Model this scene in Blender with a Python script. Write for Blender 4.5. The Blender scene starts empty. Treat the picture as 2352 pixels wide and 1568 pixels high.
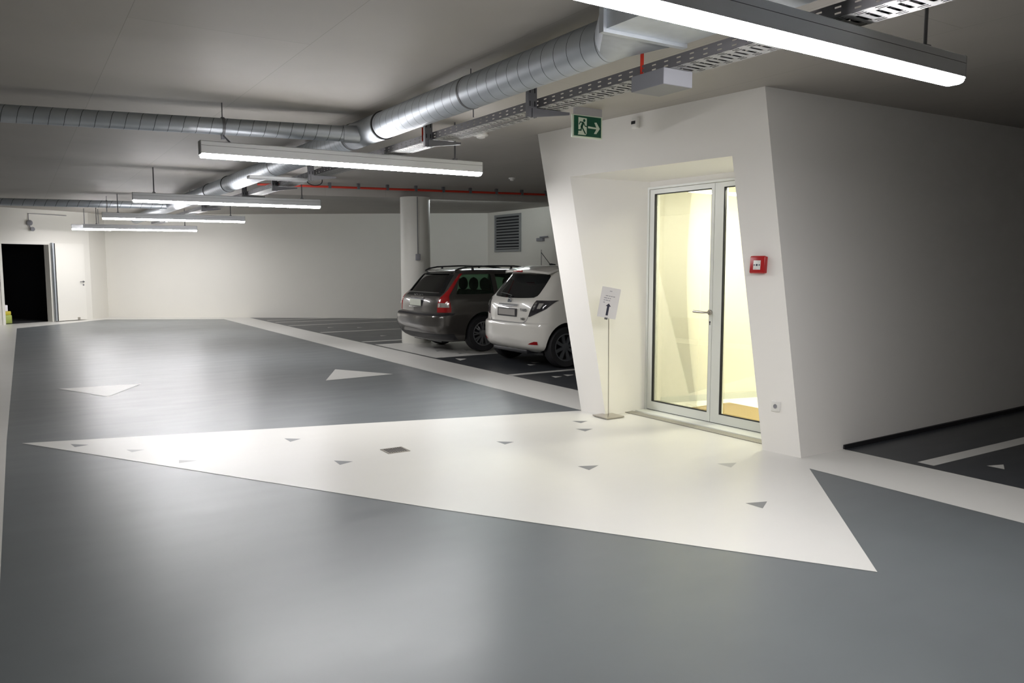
import bpy, bmesh, math
from mathutils import Vector, Matrix

C = bpy.context.scene.collection
S = bpy.context.scene
PI = math.pi

# ------------------------------------------------------------------ camera
# X runs along the lamps, Y down the drive aisle, the camera stands at the origin
YAW = 0.56
cam_d = bpy.data.cameras.new('camera')
cam_d.sensor_width = 36.0
cam_d.lens = 1816.0 * 36.0 / 2352.0
cam_d.clip_start = 0.05
cam_d.clip_end = 200
cam = bpy.data.objects.new('camera', cam_d)
cam.location = (0, 0, 1.5)
cam.rotation_euler = (PI / 2 - 0.0957, 0, -YAW)
C.objects.link(cam)
S.camera = cam

# ------------------------------------------------------------------ world, exposure
w = bpy.data.worlds.new('world')
w.use_nodes = True
w.node_tree.nodes['Background'].inputs[0].default_value = (0.5, 0.55, 0.65, 1)
w.node_tree.nodes['Background'].inputs[1].default_value = 0.0
S.world = w
S.view_settings.view_transform = 'Standard'
S.view_settings.look = 'None'
S.view_settings.gamma = 1.0
S.view_settings.use_curve_mapping = False
S.view_settings.exposure = 0.0

H = 2.96          # ceiling height
LAMP_E = 88.0     # strength of the tubular lamps
LAMP_COL = (1.0, 0.985, 1.0)
HALL_E = 690.0     # power of the lights in the entrance hall behind the glass door


# ------------------------------------------------------------------ materials
def srgb(r, g, b):
    def f(c):
        c /= 255.0
        return c / 12.92 if c <= 0.04045 else ((c + 0.055) / 1.055) ** 2.4
    return (f(r), f(g), f(b), 1.0)


class NT:
    def __init__(s, name):
        s.m = bpy.data.materials.new(name)
        s.m.use_nodes = True
        s.t = s.m.node_tree
        s.b = s.t.nodes['Principled BSDF']
        s.out = s.t.nodes['Material Output']

    def n(s, typ, **kw):
        nd = s.t.nodes.new(typ)
        for k, v in kw.items():
            setattr(nd, k, v)
        return nd

    def link(s, a, b):
        s.t.links.new(a, b)

    def math(s, op, a, b=None, c=None):
        nd = s.n('ShaderNodeMath', operation=op)
        for i, v in enumerate((a, b, c)):
            if v is None:
                continue
            if isinstance(v, (int, float)):
                nd.inputs[i].default_value = v
            else:
                s.link(v, nd.inputs[i])
        return nd.outputs[0]

    def coord(s):
        tc = s.n('ShaderNodeTexCoord')
        sp = s.n('ShaderNodeSeparateXYZ')
        s.link(tc.outputs['Object'], sp.inputs[0])
        return tc.outputs['Object'], sp.outputs


def mat(name, col, rough=0.5, metal=0.0, var=0.0, vscale=4.0, bump=0.0, bscale=60.0, coat=0.0, spec=None,
        rvar=0.0, emit=None, estr=0.0):
    k = NT(name)
    b = k.b
    b.inputs['Base Color'].default_value = col
    b.inputs['Roughness'].default_value = rough
    b.inputs['Metallic'].default_value = metal
    b.inputs['Coat Weight'].default_value = coat
    b.inputs['Coat Roughness'].default_value = 0.06
    if spec is not None:
        b.inputs['Specular IOR Level'].default_value = spec
    if emit:
        b.inputs['Emission Color'].default_value = emit
        b.inputs['Emission Strength'].default_value = estr
    co, _ = k.coord()
    nz = k.n('ShaderNodeTexNoise')
    nz.inputs['Scale'].default_value = vscale
    nz.inputs['Detail'].default_value = 6
    k.link(co, nz.inputs['Vector'])
    if var or True:
        v = max(var, 0.01)
        mx = k.n('ShaderNodeMix', data_type='RGBA')
        mx.inputs['A'].default_value = tuple(c * (1 - v) for c in col[:3]) + (1,)
        mx.inputs['B'].default_value = tuple(min(1, c * (1 + v)) for c in col[:3]) + (1,)
        k.link(nz.outputs['Fac'], mx.inputs['Factor'])
        k.link(mx.outputs['Result'], b.inputs['Base Color'])
    if rvar:
        mr = k.n('ShaderNodeMapRange')
        mr.inputs['From Min'].default_value = 0.3
        mr.inputs['From Max'].default_value = 0.7
        mr.inputs['To Min'].default_value = rough - rvar
        mr.inputs['To Max'].default_value = rough + rvar
        k.link(nz.outputs['Fac'], mr.inputs['Value'])
        k.link(mr.outputs['Result'], b.inputs['Roughness'])
    if bump:
        n2 = k.n('ShaderNodeTexNoise')
        n2.inputs['Scale'].default_value = bscale
        n2.inputs['Detail'].default_value = 4
        k.link(co, n2.inputs['Vector'])
        bp = k.n('ShaderNodeBump')
        bp.inputs['Strength'].default_value = bump
        bp.inputs['Distance'].default_value = 0.01
        k.link(n2.outputs['Fac'], bp.inputs['Height'])
        k.link(bp.outputs['Normal'], b.inputs['Normal'])
    return k.m


def ceiling_mat():
    k = NT('ceiling_concrete')
    co, xyz = k.coord()
    br = k.n('ShaderNodeTexBrick')
    br.offset = 0.5
    br.inputs['Color1'].default_value = (0.42, 0.395, 0.36, 1)
    br.inputs['Color2'].default_value = (0.44, 0.415, 0.38, 1)
    br.inputs['Mortar'].default_value = (0.31, 0.29, 0.25, 1)
    br.inputs['Scale'].default_value = 1.0
    br.inputs['Mortar Size'].default_value = 0.0025
    br.inputs['Mortar Smooth'].default_value = 0.3
    br.inputs['Brick Width'].default_value = 5.0
    br.inputs['Row Height'].default_value = 1.1
    mp = k.n('ShaderNodeMapping')
    mp.inputs['Rotation'].default_value = (0, 0, PI / 2)
    mp.inputs['Location'].default_value = (0.3, 0.46, 0)
    k.link(co, mp.inputs['Vector'])
    k.link(mp.outputs[0], br.inputs['Vector'])
    nz = k.n('ShaderNodeTexNoise')
    nz.inputs['Scale'].default_value = 1.3
    nz.inputs['Detail'].default_value = 8
    k.link(co, nz.inputs['Vector'])
    mx = k.n('ShaderNodeMix', data_type='RGBA', blend_type='MULTIPLY')
    mx.inputs['Factor'].default_value = 0.18
    k.link(br.outputs['Color'], mx.inputs['A'])
    k.link(nz.outputs['Fac'], mx.inputs['B'])
    k.link(mx.outputs['Result'], k.b.inputs['Base Color'])
    k.b.inputs['Roughness'].default_value = 0.6
    return k.m


def floor_mat(name, col, rough, var):
    """poured resin floor: broad cloudy wear, fine dirt specks and an orange-peel surface"""
    k = NT(name)
    co, xyz = k.coord()
    n1 = k.n('ShaderNodeTexNoise')
    n1.inputs['Scale'].default_value = 0.9
    n1.inputs['Detail'].default_value = 8
    n1.inputs['Roughness'].default_value = 0.6
    k.link(co, n1.inputs['Vector'])
    mx = k.n('ShaderNodeMix', data_type='RGBA')
    mx.inputs['A'].default_value = tuple(c * (1 - var) for c in col[:3]) + (1,)
    mx.inputs['B'].default_value = tuple(min(1, c * (1 + var)) for c in col[:3]) + (1,)
    k.link(n1.outputs['Fac'], mx.inputs['Factor'])
    k.link(mx.outputs['Result'], k.b.inputs['Base Color'])
    mp = k.n('ShaderNodeMapping')
    mp.inputs['Scale'].default_value = (0.7, 2.2, 1)
    k.link(co, mp.inputs['Vector'])
    n3 = k.n('ShaderNodeTexNoise')
    n3.inputs['Scale'].default_value = 2.2
    n3.inputs['Detail'].default_value = 2
    k.link(mp.outputs[0], n3.inputs['Vector'])
    mr = k.n('ShaderNodeMapRange')
    mr.inputs['From Min'].default_value = 0.1
    mr.inputs['From Max'].default_value = 0.9
    mr.inputs['To Min'].default_value = rough - 0.02
    mr.inputs['To Max'].default_value = rough + 0.06
    k.link(n3.outputs['Fac'], mr.inputs['Value'])
    k.link(mr.outputs['Result'], k.b.inputs['Roughness'])
    n2 = k.n('ShaderNodeTexNoise')
    n2.inputs['Scale'].default_value = 240
    n2.inputs['Detail'].default_value = 3
    k.link(co, n2.inputs['Vector'])
    bp = k.n('ShaderNodeBump')
    bp.inputs['Strength'].default_value = 0.03
    bp.inputs['Distance'].default_value = 0.002
    k.link(n2.outputs['Fac'], bp.inputs['Height'])
    k.link(bp.outputs['Normal'], k.b.inputs['Normal'])
    return k.m


def duct_mat(name, pitch):
    """galvanised spiral duct; the duct's axis is the object's local Z"""
    k = NT(name)
    co, xyz = k.coord()
    ang = k.math('ARCTAN2', xyz[1], xyz[0])
    ph = k.math('ADD', k.math('MULTIPLY', xyz[2], 1.0 / pitch), k.math('MULTIPLY', ang, 1.0 / (2 * PI)))
    fr = k.math('FRACT', ph)
    seam = k.math('LESS_THAN', fr, 0.035)
    nz = k.n('ShaderNodeTexNoise')
    nz.inputs['Scale'].default_value = 5
    nz.inputs['Detail'].default_value = 5
    k.link(co, nz.inputs['Vector'])
    m1 = k.n('ShaderNodeMix', data_type='RGBA')
    m1.inputs['A'].default_value = (0.42, 0.46, 0.50, 1)
    m1.inputs['B'].default_value = (0.60, 0.63, 0.66, 1)
    k.link(nz.outputs['Fac'], m1.inputs['Factor'])
    m2 = k.n('ShaderNodeMix', data_type='RGBA')
    m2.inputs['B'].default_value = (0.05, 0.055, 0.06, 1)
    k.link(seam, m2.inputs['Factor'])
    k.link(m1.outputs['Result'], m2.inputs['A'])
    k.link(m2.outputs['Result'], k.b.inputs['Base Color'])
    k.b.inputs['Metallic'].default_value = 0.85
    k.b.inputs['Roughness'].default_value = 0.48
    bp = k.n('ShaderNodeBump')
    bp.inputs['Strength'].default_value = 0.5
    bp.inputs['Distance'].default_value = 0.003
    k.link(seam, bp.inputs['Height'])
    k.link(bp.outputs['Normal'], k.b.inputs['Normal'])
    return k.m


def perforated(name, kind, col):
    """sheet steel punched with slots; kind 'side' = two rows along Y in Z, 'bottom' = slots seen in X/Y"""
    k = NT(name)
    co, xyz = k.coord()
    fy = k.math('FRACT', k.math('MULTIPLY', xyz[1], 1 / 0.1))
    if kind == 'side':
        a = k.math('LESS_THAN', fy, 0.34)
        fz = k.math('FRACT', k.math('MULTIPLY', k.math('ADD', xyz[2], -0.006), 1 / 0.026))
        bnd = k.math('MULTIPLY', k.math('GREATER_THAN', fz, 0.30), k.math('LESS_THAN', fz, 0.62))
        inr = k.math('MULTIPLY', k.math('GREATER_THAN', xyz[2], 0.007), k.math('LESS_THAN', xyz[2], 0.056))
        hole = k.math('MULTIPLY', k.math('MULTIPLY', a, bnd), inr)
    else:
        ax = k.math('ABSOLUTE', xyz[0])
        edge = k.math('GREATER_THAN', ax, 0.06)
        a = k.math('LESS_THAN', fy, 0.5)
        fx = k.math('FRACT', k.math('MULTIPLY', ax, 1 / 0.02))
        e1 = k.math('MULTIPLY', k.math('MULTIPLY', a, k.math('LESS_THAN', fx, 0.5)), edge)
        f2 = k.math('FRACT', k.math('MULTIPLY', xyz[1], 1 / 0.05))
        c1 = k.math('MULTIPLY', k.math('LESS_THAN', f2, 0.42), k.math('LESS_THAN', ax, 0.052))
        hole = k.math('MAXIMUM', e1, c1)
    k.b.inputs['Base Color'].default_value = col
    k.b.inputs['Metallic'].default_value = 0.15
    k.b.inputs['Roughness'].default_value = 0.6
    tr = k.n('ShaderNodeBsdfTransparent')
    mx = k.n('ShaderNodeMixShader')
    k.link(hole, mx.inputs[0])
    k.link(k.b.outputs[0], mx.inputs[1])
    k.link(tr.outputs[0], mx.inputs[2])
    k.link(mx.outputs[0], k.out.inputs['Surface'])
    return k.m


def glass_mat(name, tint, refl=0.06, rough=0.0):
    k = NT(name)
    tr = k.n('ShaderNodeBsdfTransparent')
    tr.inputs[0].default_value = tint
    gl = k.n('ShaderNodeBsdfGlossy')
    gl.inputs['Color'].default_value = (1, 1, 1, 1)
    gl.inputs['Roughness'].default_value = rough
    fr = k.n('ShaderNodeFresnel')
    fr.inputs[0].default_value = 1.45
    fac = k.math('MULTIPLY', fr.outputs[0], refl / 0.04)
    cl = k.math('MINIMUM', fac, 1.0)
    mx = k.n('ShaderNodeMixShader')
    k.link(cl, mx.inputs[0])
    k.link(tr.outputs[0], mx.inputs[1])
    k.link(gl.outputs[0], mx.inputs[2])
    k.link(mx.outputs[0], k.out.inputs['Surface'])
    return k.m


def grate_mat():
    k = NT('slotted_grate')
    co, xyz = k.coord()
    fy = k.math('FRACT', k.math('MULTIPLY', xyz[1], 1 / 0.012))
    fx = k.math('FRACT', k.math('MULTIPLY', xyz[0], 1 / 0.03))
    hole = k.math('MULTIPLY', k.math('LESS_THAN', fy, 0.45), k.math('LESS_THAN', fx, 0.8))
    mx = k.n('ShaderNodeMix', data_type='RGBA')
    mx.inputs['A'].default_value = (0.50, 0.48, 0.42, 1)
    mx.inputs['B'].default_value = (0.10, 0.095, 0.085, 1)
    k.link(hole, mx.inputs['Factor'])
    k.link(mx.outputs['Result'], k.b.inputs['Base Color'])
    k.b.inputs['Roughness'].default_value = 0.45
    k.b.inputs['Metallic'].default_value = 0.4
    return k.m


M = {}
M['wall'] = mat('white_wall_paint', (0.74, 0.72, 0.66, 1), 0.55, var=0.02, vscale=2, bump=0.05, bscale=90)
M['pod'] = mat('white_plaster', (0.84, 0.82, 0.775, 1), 0.6, var=0.015, vscale=2, bump=0.04, bscale=110)
M['hallwall'] = mat('cream_wall_paint', (0.52, 0.505, 0.43, 1), 0.6, var=0.01)
M['hallfloor'] = mat('pale_hall_floor', (0.70, 0.69, 0.60, 1), 0.25, var=0.03)
M['skirt'] = mat('grey_skirting', (0.40, 0.41, 0.36, 1), 0.5)
M['ceil'] = ceiling_mat()
M['floor'] = floor_mat('grey_resin_floor', (0.135, 0.147, 0.153, 1), 0.30, 0.16)
M['bay'] = floor_mat('dark_grey_bay_floor', (0.042, 0.046, 0.052, 1), 0.31, 0.2)
M['fwhite'] = floor_mat('white_floor_paint', (0.65, 0.64, 0.605, 1), 0.31, 0.05)
M['ftri'] = mat('grey_marking_paint', (0.20, 0.205, 0.21, 1), 0.4, var=0.05)
M['ftri2'] = mat('faded_grey_marking_paint', (0.42, 0.42, 0.41, 1), 0.4, var=0.05)
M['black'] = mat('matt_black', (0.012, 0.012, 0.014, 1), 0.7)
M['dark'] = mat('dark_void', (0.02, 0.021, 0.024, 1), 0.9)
M['rubber'] = mat('black_rubber', (0.018, 0.018, 0.02, 1), 0.65, var=0.1)
M['duct'] = duct_mat('spiral_duct_steel', 0.135)
M['galv'] = mat('galvanised_steel', (0.50, 0.53, 0.56, 1), 0.48, 0.8, var=0.12, vscale=14)
M['steel'] = mat('brushed_steel', (0.50, 0.47, 0.42, 1), 0.32, 0.9, var=0.04)
M['bracket'] = mat('dull_zinc_steel', (0.17, 0.17, 0.18, 1), 0.5, 0.5, var=0.1, vscale=20)
M['tray_side'] = perforated('perforated_tray_side', 'side', (0.16, 0.155, 0.16, 1))
M['tray_bot'] = perforated('perforated_tray_bottom', 'bottom', (0.42, 0.42, 0.41, 1))
M['alu'] = mat('lamp_aluminium', (0.74, 0.75, 0.76, 1), 0.45, 0.3, var=0.02)
M['alu_line'] = mat('lamp_seam', (0.10, 0.10, 0.11, 1), 0.6)
M['cap'] = mat('lamp_cap_grey', (0.33, 0.34, 0.35, 1), 0.5)
M['lamp_side'] = mat('lamp_diffuser_side', (0.9, 0.9, 0.9, 1), 0.4, emit=LAMP_COL + (1,), estr=LAMP_E * 0.95)
M['lamp'] = mat('lamp_diffuser', (0.9, 0.9, 0.9, 1), 0.4, emit=LAMP_COL + (1,), estr=LAMP_E)
M['lamp_soft'] = mat('batten_diffuser', (0.9, 0.9, 0.9, 1), 0.4, emit=(0.93, 1.0, 1.0, 1), estr=260.0)
M['red'] = mat('red_plastic', srgb(176, 32, 34), 0.3, var=0.03)
M['redpipe'] = mat('red_pipe_paint', srgb(190, 45, 25), 0.4, var=0.05)
M['white'] = mat('white_plastic', (0.78, 0.77, 0.73, 1), 0.35, var=0.01)
M['grey'] = mat('grey_plastic', (0.24, 0.24, 0.26, 1), 0.5, var=0.03)
M['boxgrey'] = mat('light_grey_sheet', (0.42, 0.41, 0.43, 1), 0.5, var=0.03)
M['paper'] = mat('paper', (0.88, 0.86, 0.88, 1), 0.7, var=0.01)
M['ink'] = mat('dark_ink', (0.03, 0.03, 0.06, 1), 0.6)
M['greyink'] = mat('grey_ink', (0.33, 0.32, 0.38, 1), 0.6)
M['green'] = mat('exit_sign_green', srgb(0, 78, 56), 0.35, var=0.02)
M['signwhite'] = mat('exit_sign_white', (0.66, 0.74, 0.62, 1), 0.4, var=0.01)
M['frame'] = mat('white_door_enamel', (0.73, 0.745, 0.70, 1), 0.35, var=0.01)
M['glass'] = glass_mat('door_glass', (0.96, 0.975, 0.94, 1), 0.03)
M['grate'] = grate_mat()
M['mat'] = mat('coir_mat', (0.21, 0.15, 0.055, 1), 0.95, var=0.35, vscale=40, bump=0.6, bscale=200)
M['leaf'] = mat('white_steel_door', (0.78, 0.76, 0.70, 1), 0.45, var=0.01)
M['yellow'] = mat('yellow_plastic', (0.6, 0.5, 0.05, 1), 0.5)
M['lime'] = mat('lime_plastic', (0.42, 0.5, 0.12, 1), 0.5)
M['louvre'] = mat('louvre_grey', (0.30, 0.31, 0.31, 1), 0.5, 0.3, var=0.03)
M['col'] = mat('white_column_paint', (0.70, 0.69, 0.63, 1), 0.5, var=0.03, vscale=3)
# cars
M['volvo'] = mat('grey_car_paint', (0.085, 0.078, 0.070, 1), 0.28, 0.5, coat=1.0, var=0.02)
M['yaris'] = mat('white_car_paint', (0.74, 0.72, 0.66, 1), 0.3, coat=1.0, var=0.005)
M['carblack'] = mat('black_car_trim', (0.015, 0.015, 0.018, 1), 0.45)
M['carglass'] = glass_mat('tinted_car_glass', (0.60, 0.72, 0.64, 1), 0.05)
M['blackglass'] = mat('black_car_glass', (0.008, 0.009, 0.010, 1), 0.05, spec=0.6)
M['lens_red'] = mat('red_lamp_lens', (0.32, 0.006, 0.008, 1), 0.12, coat=0.8)
M['lens_clear'] = mat('clear_lamp_lens', (0.62, 0.60, 0.56, 1), 0.12, 0.5, coat=1.0)
M['lens_smoke'] = mat('smoked_lamp_lens', (0.03, 0.028, 0.032, 1), 0.08, coat=1.0)
M['chrome'] = mat('chrome', (0.78, 0.79, 0.80, 1), 0.12, 1.0)
M['rim'] = mat('alloy_rim', (0.42, 0.43, 0.44, 1), 0.3, 0.8)
M['rimdark'] = mat('dark_alloy_rim', (0.17, 0.18, 0.19, 1), 0.35, 0.7)
M['plate'] = mat('number_plate', (0.52, 0.54, 0.46, 1), 0.4, var=0.02)
M['seat'] = mat('black_seat_cloth', (0.012, 0.012, 0.013, 1), 0.9)


# ------------------------------------------------------------------ mesh helpers
class MB:
    def __init__(s):
        s.bm = bmesh.new()

    def v(s, p):
        return s.bm.verts.new(p)

    def face(s, pts, mi=0):
        vs = [s.bm.verts.new(p) for p in pts]
        f = s.bm.faces.new(vs)
        f.material_index = mi
        return f

    def prism(s, poly, d, mi=0):
        """closed prism: polygon (3D points) extruded by vector d"""
        d = Vector(d)
        a = [s.v(Vector(p)) for p in poly]
        b = [s.v(Vector(p) + d) for p in poly]
        n = len(a)
        fs = [s.bm.faces.new(a[::-1]), s.bm.faces.new(b)]
        for i in range(n):
            fs.append(s.bm.faces.new([a[i], a[(i + 1) % n], b[(i + 1) % n], b[i]]))
        for f in fs:
            f.material_index = mi
        return s

    def box(s, x0, x1, y0, y1, z0, z1, mi=0):
        return s.prism([(x0, y0, z0), (x1, y0, z0), (x1, y1, z0), (x0, y1, z0)], (0, 0, z1 - z0), mi)

    def bbox(s, x0, x1, y0, y1, z0, z1, bev=0.004, mi=0, seg=2):
        t = bmesh.new()
        bmesh.ops.create_cube(t, size=1)
        for vv in t.verts:
            vv.co = Vector(((x0 + x1) / 2 + vv.co.x * (x1 - x0), (y0 + y1) / 2 + vv.co.y * (y1 - y0),
                            (z0 + z1) / 2 + vv.co.z * (z1 - z0)))
        bmesh.ops.bevel(t, geom=t.edges[:], offset=bev, segments=seg, affect='EDGES', profile=0.5)
        s.merge(t, mi)
        return s

    def merge(s, t, mi=0, mtx=None):
        mp = {}
        for vv in t.verts:
            mp[vv] = s.bm.verts.new(mtx @ vv.co if mtx else vv.co)
        for f in t.faces:
            try:
                g = s.bm.faces.new([mp[q] for q in f.verts])
                g.material_index = mi
            except ValueError:
                pass
        t.free()

    def tube(s, pts, r, seg=10, mi=0, caps=True):
        pts = [Vector(p) for p in pts]
        rings = []
        prev = None
        for i, p in enumerate(pts):
            if i == 0:
                d = pts[1] - p
            elif i == len(pts) - 1:
                d = p - pts[i - 1]
            else:
                d = (pts[i + 1] - p).normalized() + (p - pts[i - 1]).normalized()
            d.normalize()
            if prev is None:
                u = d.orthogonal().normalized()
            else:
                u = (prev - d * prev.dot(d)).normalized()
            prev = u
            q = d.cross(u)
            rr = r[i] if isinstance(r, (list, tuple)) else r
            rings.append([s.v(p + (u * math.cos(2 * PI * k / seg) + q * math.sin(2 * PI * k / seg)) * rr)
                          for k in range(seg)])
        for a, b in zip(rings, rings[1:]):
            for k in range(seg):
                f = s.bm.faces.new([a[k], a[(k + 1) % seg], b[(k + 1) % seg], b[k]])
                f.material_index = mi
        if caps:
            for rg in (rings[0][::-1], rings[-1]):
                f = s.bm.faces.new(rg)
                f.material_index = mi
        return s

    def bilin(s, a, b, c, d, n=20, m_=20):
        """smooth bilinear patch between the corners a-b-c-d"""
        g = []
        for i in range(n + 1):
            u = i / n
            g.append([s.v((a * (1 - u) + b * u) * (1 - j / m_) + (d * (1 - u) + c * u) * (j / m_)) for j in range(m_ + 1)])
        for i in range(n):
            for j in range(m_):
                s.bm.faces.new([g[i][j], g[i + 1][j], g[i + 1][j + 1], g[i][j + 1]])

    def lathe(s, prof, center, axis='Z', seg=32, mi=0, caps=True):
        """prof: list of (radius, height) around axis through center"""
        c = Vector(center)
        rings = []
        for r, h in prof:
            ring = []
            for k in range(seg):
                a = 2 * PI * k / seg
                x, y = r * math.cos(a), r * math.sin(a)
                if axis == 'Z':
                    p = (x, y, h)
                elif axis == 'Y':
                    p = (x, h, y)
                else:
                    p = (h, x, y)
                ring.append(s.v(c + Vector(p)))
            rings.append(ring)
        for a, b in zip(rings, rings[1:]):
            for k in range(seg):
                f = s.bm.faces.new([a[k], a[(k + 1) % seg], b[(k + 1) % seg], b[k]])
                f.material_index = mi
        for rg, (r, h) in ((rings[0], prof[0]), (rings[-1], prof[-1])):
            if r > 1e-4 and caps:
                f = s.bm.faces.new(rg)
                f.material_index = mi
        return s

    def build(s, name, mats, parent=None, smooth=None, mtx=None, recalc=True):
        if mtx is not None:
            s.bm.transform(mtx)
        bmesh.ops.remove_doubles(s.bm, verts=s.bm.verts[:], dist=1e-6)
        if recalc:
            bmesh.ops.recalc_face_normals(s.bm, faces=s.bm.faces[:])
        me = bpy.data.meshes.new(name)
        s.bm.to_mesh(me)
        s.bm.free()
        if not isinstance(mats, (list, tuple)):
            mats = [mats]
        for m_ in mats:
            me.materials.append(m_)
        if smooth is not None:
            for p in me.polygons:
                p.use_smooth = True
            me.set_sharp_from_angle(angle=math.radians(smooth))
        o = bpy.data.objects.new(name, me)
        C.objects.link(o)
        if parent is not None:
            o.parent = parent
        return o


def tag(o, label, cat, group=None, kind=None):
    o['label'] = label
    o['category'] = cat
    if group:
        o['group'] = group
    if kind:
        o['kind'] = kind
    return o


def thing(name, label, cat, loc=(0, 0, 0), rotz=0.0, group=None):
    o = bpy.data.objects.new(name, None)
    o.empty_display_size = 0.1
    C.objects.link(o)
    o.location = loc
    o.rotation_euler = (0, 0, rotz)
    return tag(o, label, cat, group)


def struct(o):
    o['kind'] = 'structure'
    return o


def copy_tree(o, parent=None):
    c = o.copy()
    C.objects.link(c)
    if parent is not None:
        c.parent = parent
    for ch in list(o.children):
        copy_tree(ch, c)
    return c


def text_mesh(txt, size, extr=0.001):
    cu = bpy.data.curves.new('t', 'FONT')
    cu.body = txt
    cu.size = size
    cu.extrude = extr
    cu.align_x = 'CENTER'
    cu.align_y = 'CENTER'
    o = bpy.data.objects.new('t', cu)
    C.objects.link(o)
    dg = bpy.context.evaluated_depsgraph_get()
    me = bpy.data.meshes.new_from_object(o.evaluated_get(dg))
    bpy.data.objects.remove(o)
    bpy.data.curves.remove(cu)
    bm = bmesh.new()
    bm.from_mesh(me)
    bpy.data.meshes.remove(me)
    return bm


# ------------------------------------------------------------------ floor with its painted markings
def flat(mb, pts, z, mi):
    mb.face([(p[0], p[1], z) for p in pts], mi)


XE, YN, YS, XW = 11.3, 29.0, -5.0, -6.0
mb = MB()
mb.box(XW, XE, YS, YN, -0.2, 0.0, 0)
flat(mb, [(5.69, YS), (XE, YS), (XE, YN), (5.69, YN)], 0.0008, 1)                # parking bays
flat(mb, [(4.925, YS), (5.69, YS), (5.69, 24.3), (4.925, 24.3)], 0.0016, 2)      # long white stripe
flat(mb, [(-0.88, YS), (-0.14, YS), (-0.13, 8), (-0.02, 22.3), (-0.88, 22.0)], 0.0016, 2)   # white stripe at the left
flat(mb, [(XW, YS), (-0.88, YS), (-0.88, 22.0), (XW, 19.0)], 0.0008, 1)
flat(mb, [(-0.88, 22.0), (-0.02, 22.3), (2.10, 24.7), (4.95, 23.1), (5.69, 22.9), (5.69, 24.2), (2.27, 26.2), (-0.9, 24.4)],
     0.0018, 2)                                                                    # white border along the far wall
flat(mb, [(-0.021, 7.79), (4.914, 6.484), (5.69, 6.484), (5.69, 3.94), (5.141, 3.942), (4.952, 3.729), (3.518, 2.231),
          (2.137, 4.302)][::1], 0.0020, 2)                                         # big white wedge in front of the entrance
for t in ([(0.387, 11.04), (1.301, 10.973), (0.838, 10.073)], [(3.876, 11.015), (4.383, 10.096), (3.381, 9.986)],
          [(6.119, 3.043), (6.125, 2.918), (6.268, 2.995)],
          [(5.985, 11.288), (6.117, 11.134), (5.916, 10.983)]):
    flat(mb, t, 0.0022, 2)
tri = [((162, 1020), 4, [(0.327, 7.533), (0.455, 7.414), (0.351, 7.385)]),
       (0, 5, [(0.701, 7.055), (0.828, 6.976), (0.729, 6.931)]),
       (0, 5, [(1.005, 6.454), (1.122, 6.364), (0.988, 6.353)]),
       (0, 4, [(1.918, 6.794), (2.035, 6.7), (1.923, 6.63)]),
       (0, 4, [(2.016, 5.804), (2.131, 5.699), (2.009, 5.65)]),
       (0, 4, [(3.422, 5.71), (3.542, 5.615), (3.424, 5.572)]),
       (0, 4, [(4.503, 6.087), (4.632, 6.007), (4.511, 5.957)]),
       (0, 4, [(4.311, 5.772), (4.447, 5.687), (4.316, 5.634)]),
       (0, 4, [(3.507, 4.665), (3.656, 4.602), (3.509, 4.529)]),
       (0, 5, [(4.451, 4.165), (4.598, 4.105), (4.452, 4.027)]),
       (0, 4, [(3.849, 3.356), (3.996, 3.308), (3.856, 3.224)])]
for _, mi, t in tri:
    flat(mb, t, 0.0026, mi - 1)
# bay lines, the white-painted bay and the small triangles in the bays
for y, x0, x1 in ((3.32, 5.785, 11.2), (9.145, 5.70, 11.2), (14.72, 5.74, 11.2), (17.3, 5.76, 11.2), (19.7, 5.74, 10.7), (21.0, 5.78, 8.9),
                  (21.95, 5.82, 7.6)):
    flat(mb, [(x0, y - 0.065), (x1, y - 0.02), (x1, y + 0.11), (x0, y + 0.065)], 0.0018, 2)
flat(mb, [(5.755, 14.1), (5.745, 11.5), (XE, 11.7), (XE, 14.25)], 0.0018, 2)
for x, y in ((6.35, 8.72), (6.12, 8.68), (6.75, 10.15), (6.55, 9.95), (6.6, 15.8), (7.0, 18.2), (6.4, 18.6), (7.9, 14.95)):
    flat(mb, [(x, y + .08), (x + .12, y - .02), (x - .04, y - .08)], 0.0022, 2)
for x, y in ((6.45, 12.95), (6.25, 12.45), (6.4, 11.9), (6.75, 12.3)):
    flat(mb, [(x, y + .08), (x + .12, y - .02), (x - .04, y - .08)], 0.0022, 3)
struct(mb.build('floor', [M['floor'], M['bay'], M['fwhite'], M['ftri'], M['ftri2']], recalc=False))

# ------------------------------------------------------------------ ceiling and walls
mb = MB()
mb.box(XW, XE, YS, YN, H, H + 0.25)
struct(mb.build('ceiling', M['ceil']))


def wall(name, a, b, m=None, t=0.2, z1=H, side=1, holes=()):
    """wall from a to b standing on the floor; thickness goes to the left of a->b times side; holes (s0, s1, z0, z1)"""
    a = Vector((a[0], a[1], 0))
    b = Vector((b[0], b[1], 0))
    L = (b - a).length
    u = (b - a) / L
    n = Vector((-u.y, u.x, 0)) * side * t
    mb = MB()
    xs = [0.0]
    for s0, s1, q0, q1 in holes:
        mb.prism([a + u * xs[-1], a + u * s0, a + u * s0 + Vector((0, 0, z1)), a + u * xs[-1] + Vector((0, 0, z1))], n)
        mb.prism([a + u * s0 + Vector((0, 0, q1)), a + u * s1 + Vector((0, 0, q1)), a + u * s1 + Vector((0, 0, z1)),
                  a + u * s0 + Vector((0, 0, z1))], n)
        xs.append(s1)
    mb.prism([a + u * xs[-1], b, b + Vector((0, 0, z1)), a + u * xs[-1] + Vector((0, 0, z1))], n)
    return struct(mb.build(name, m or M['wall']))


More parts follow.
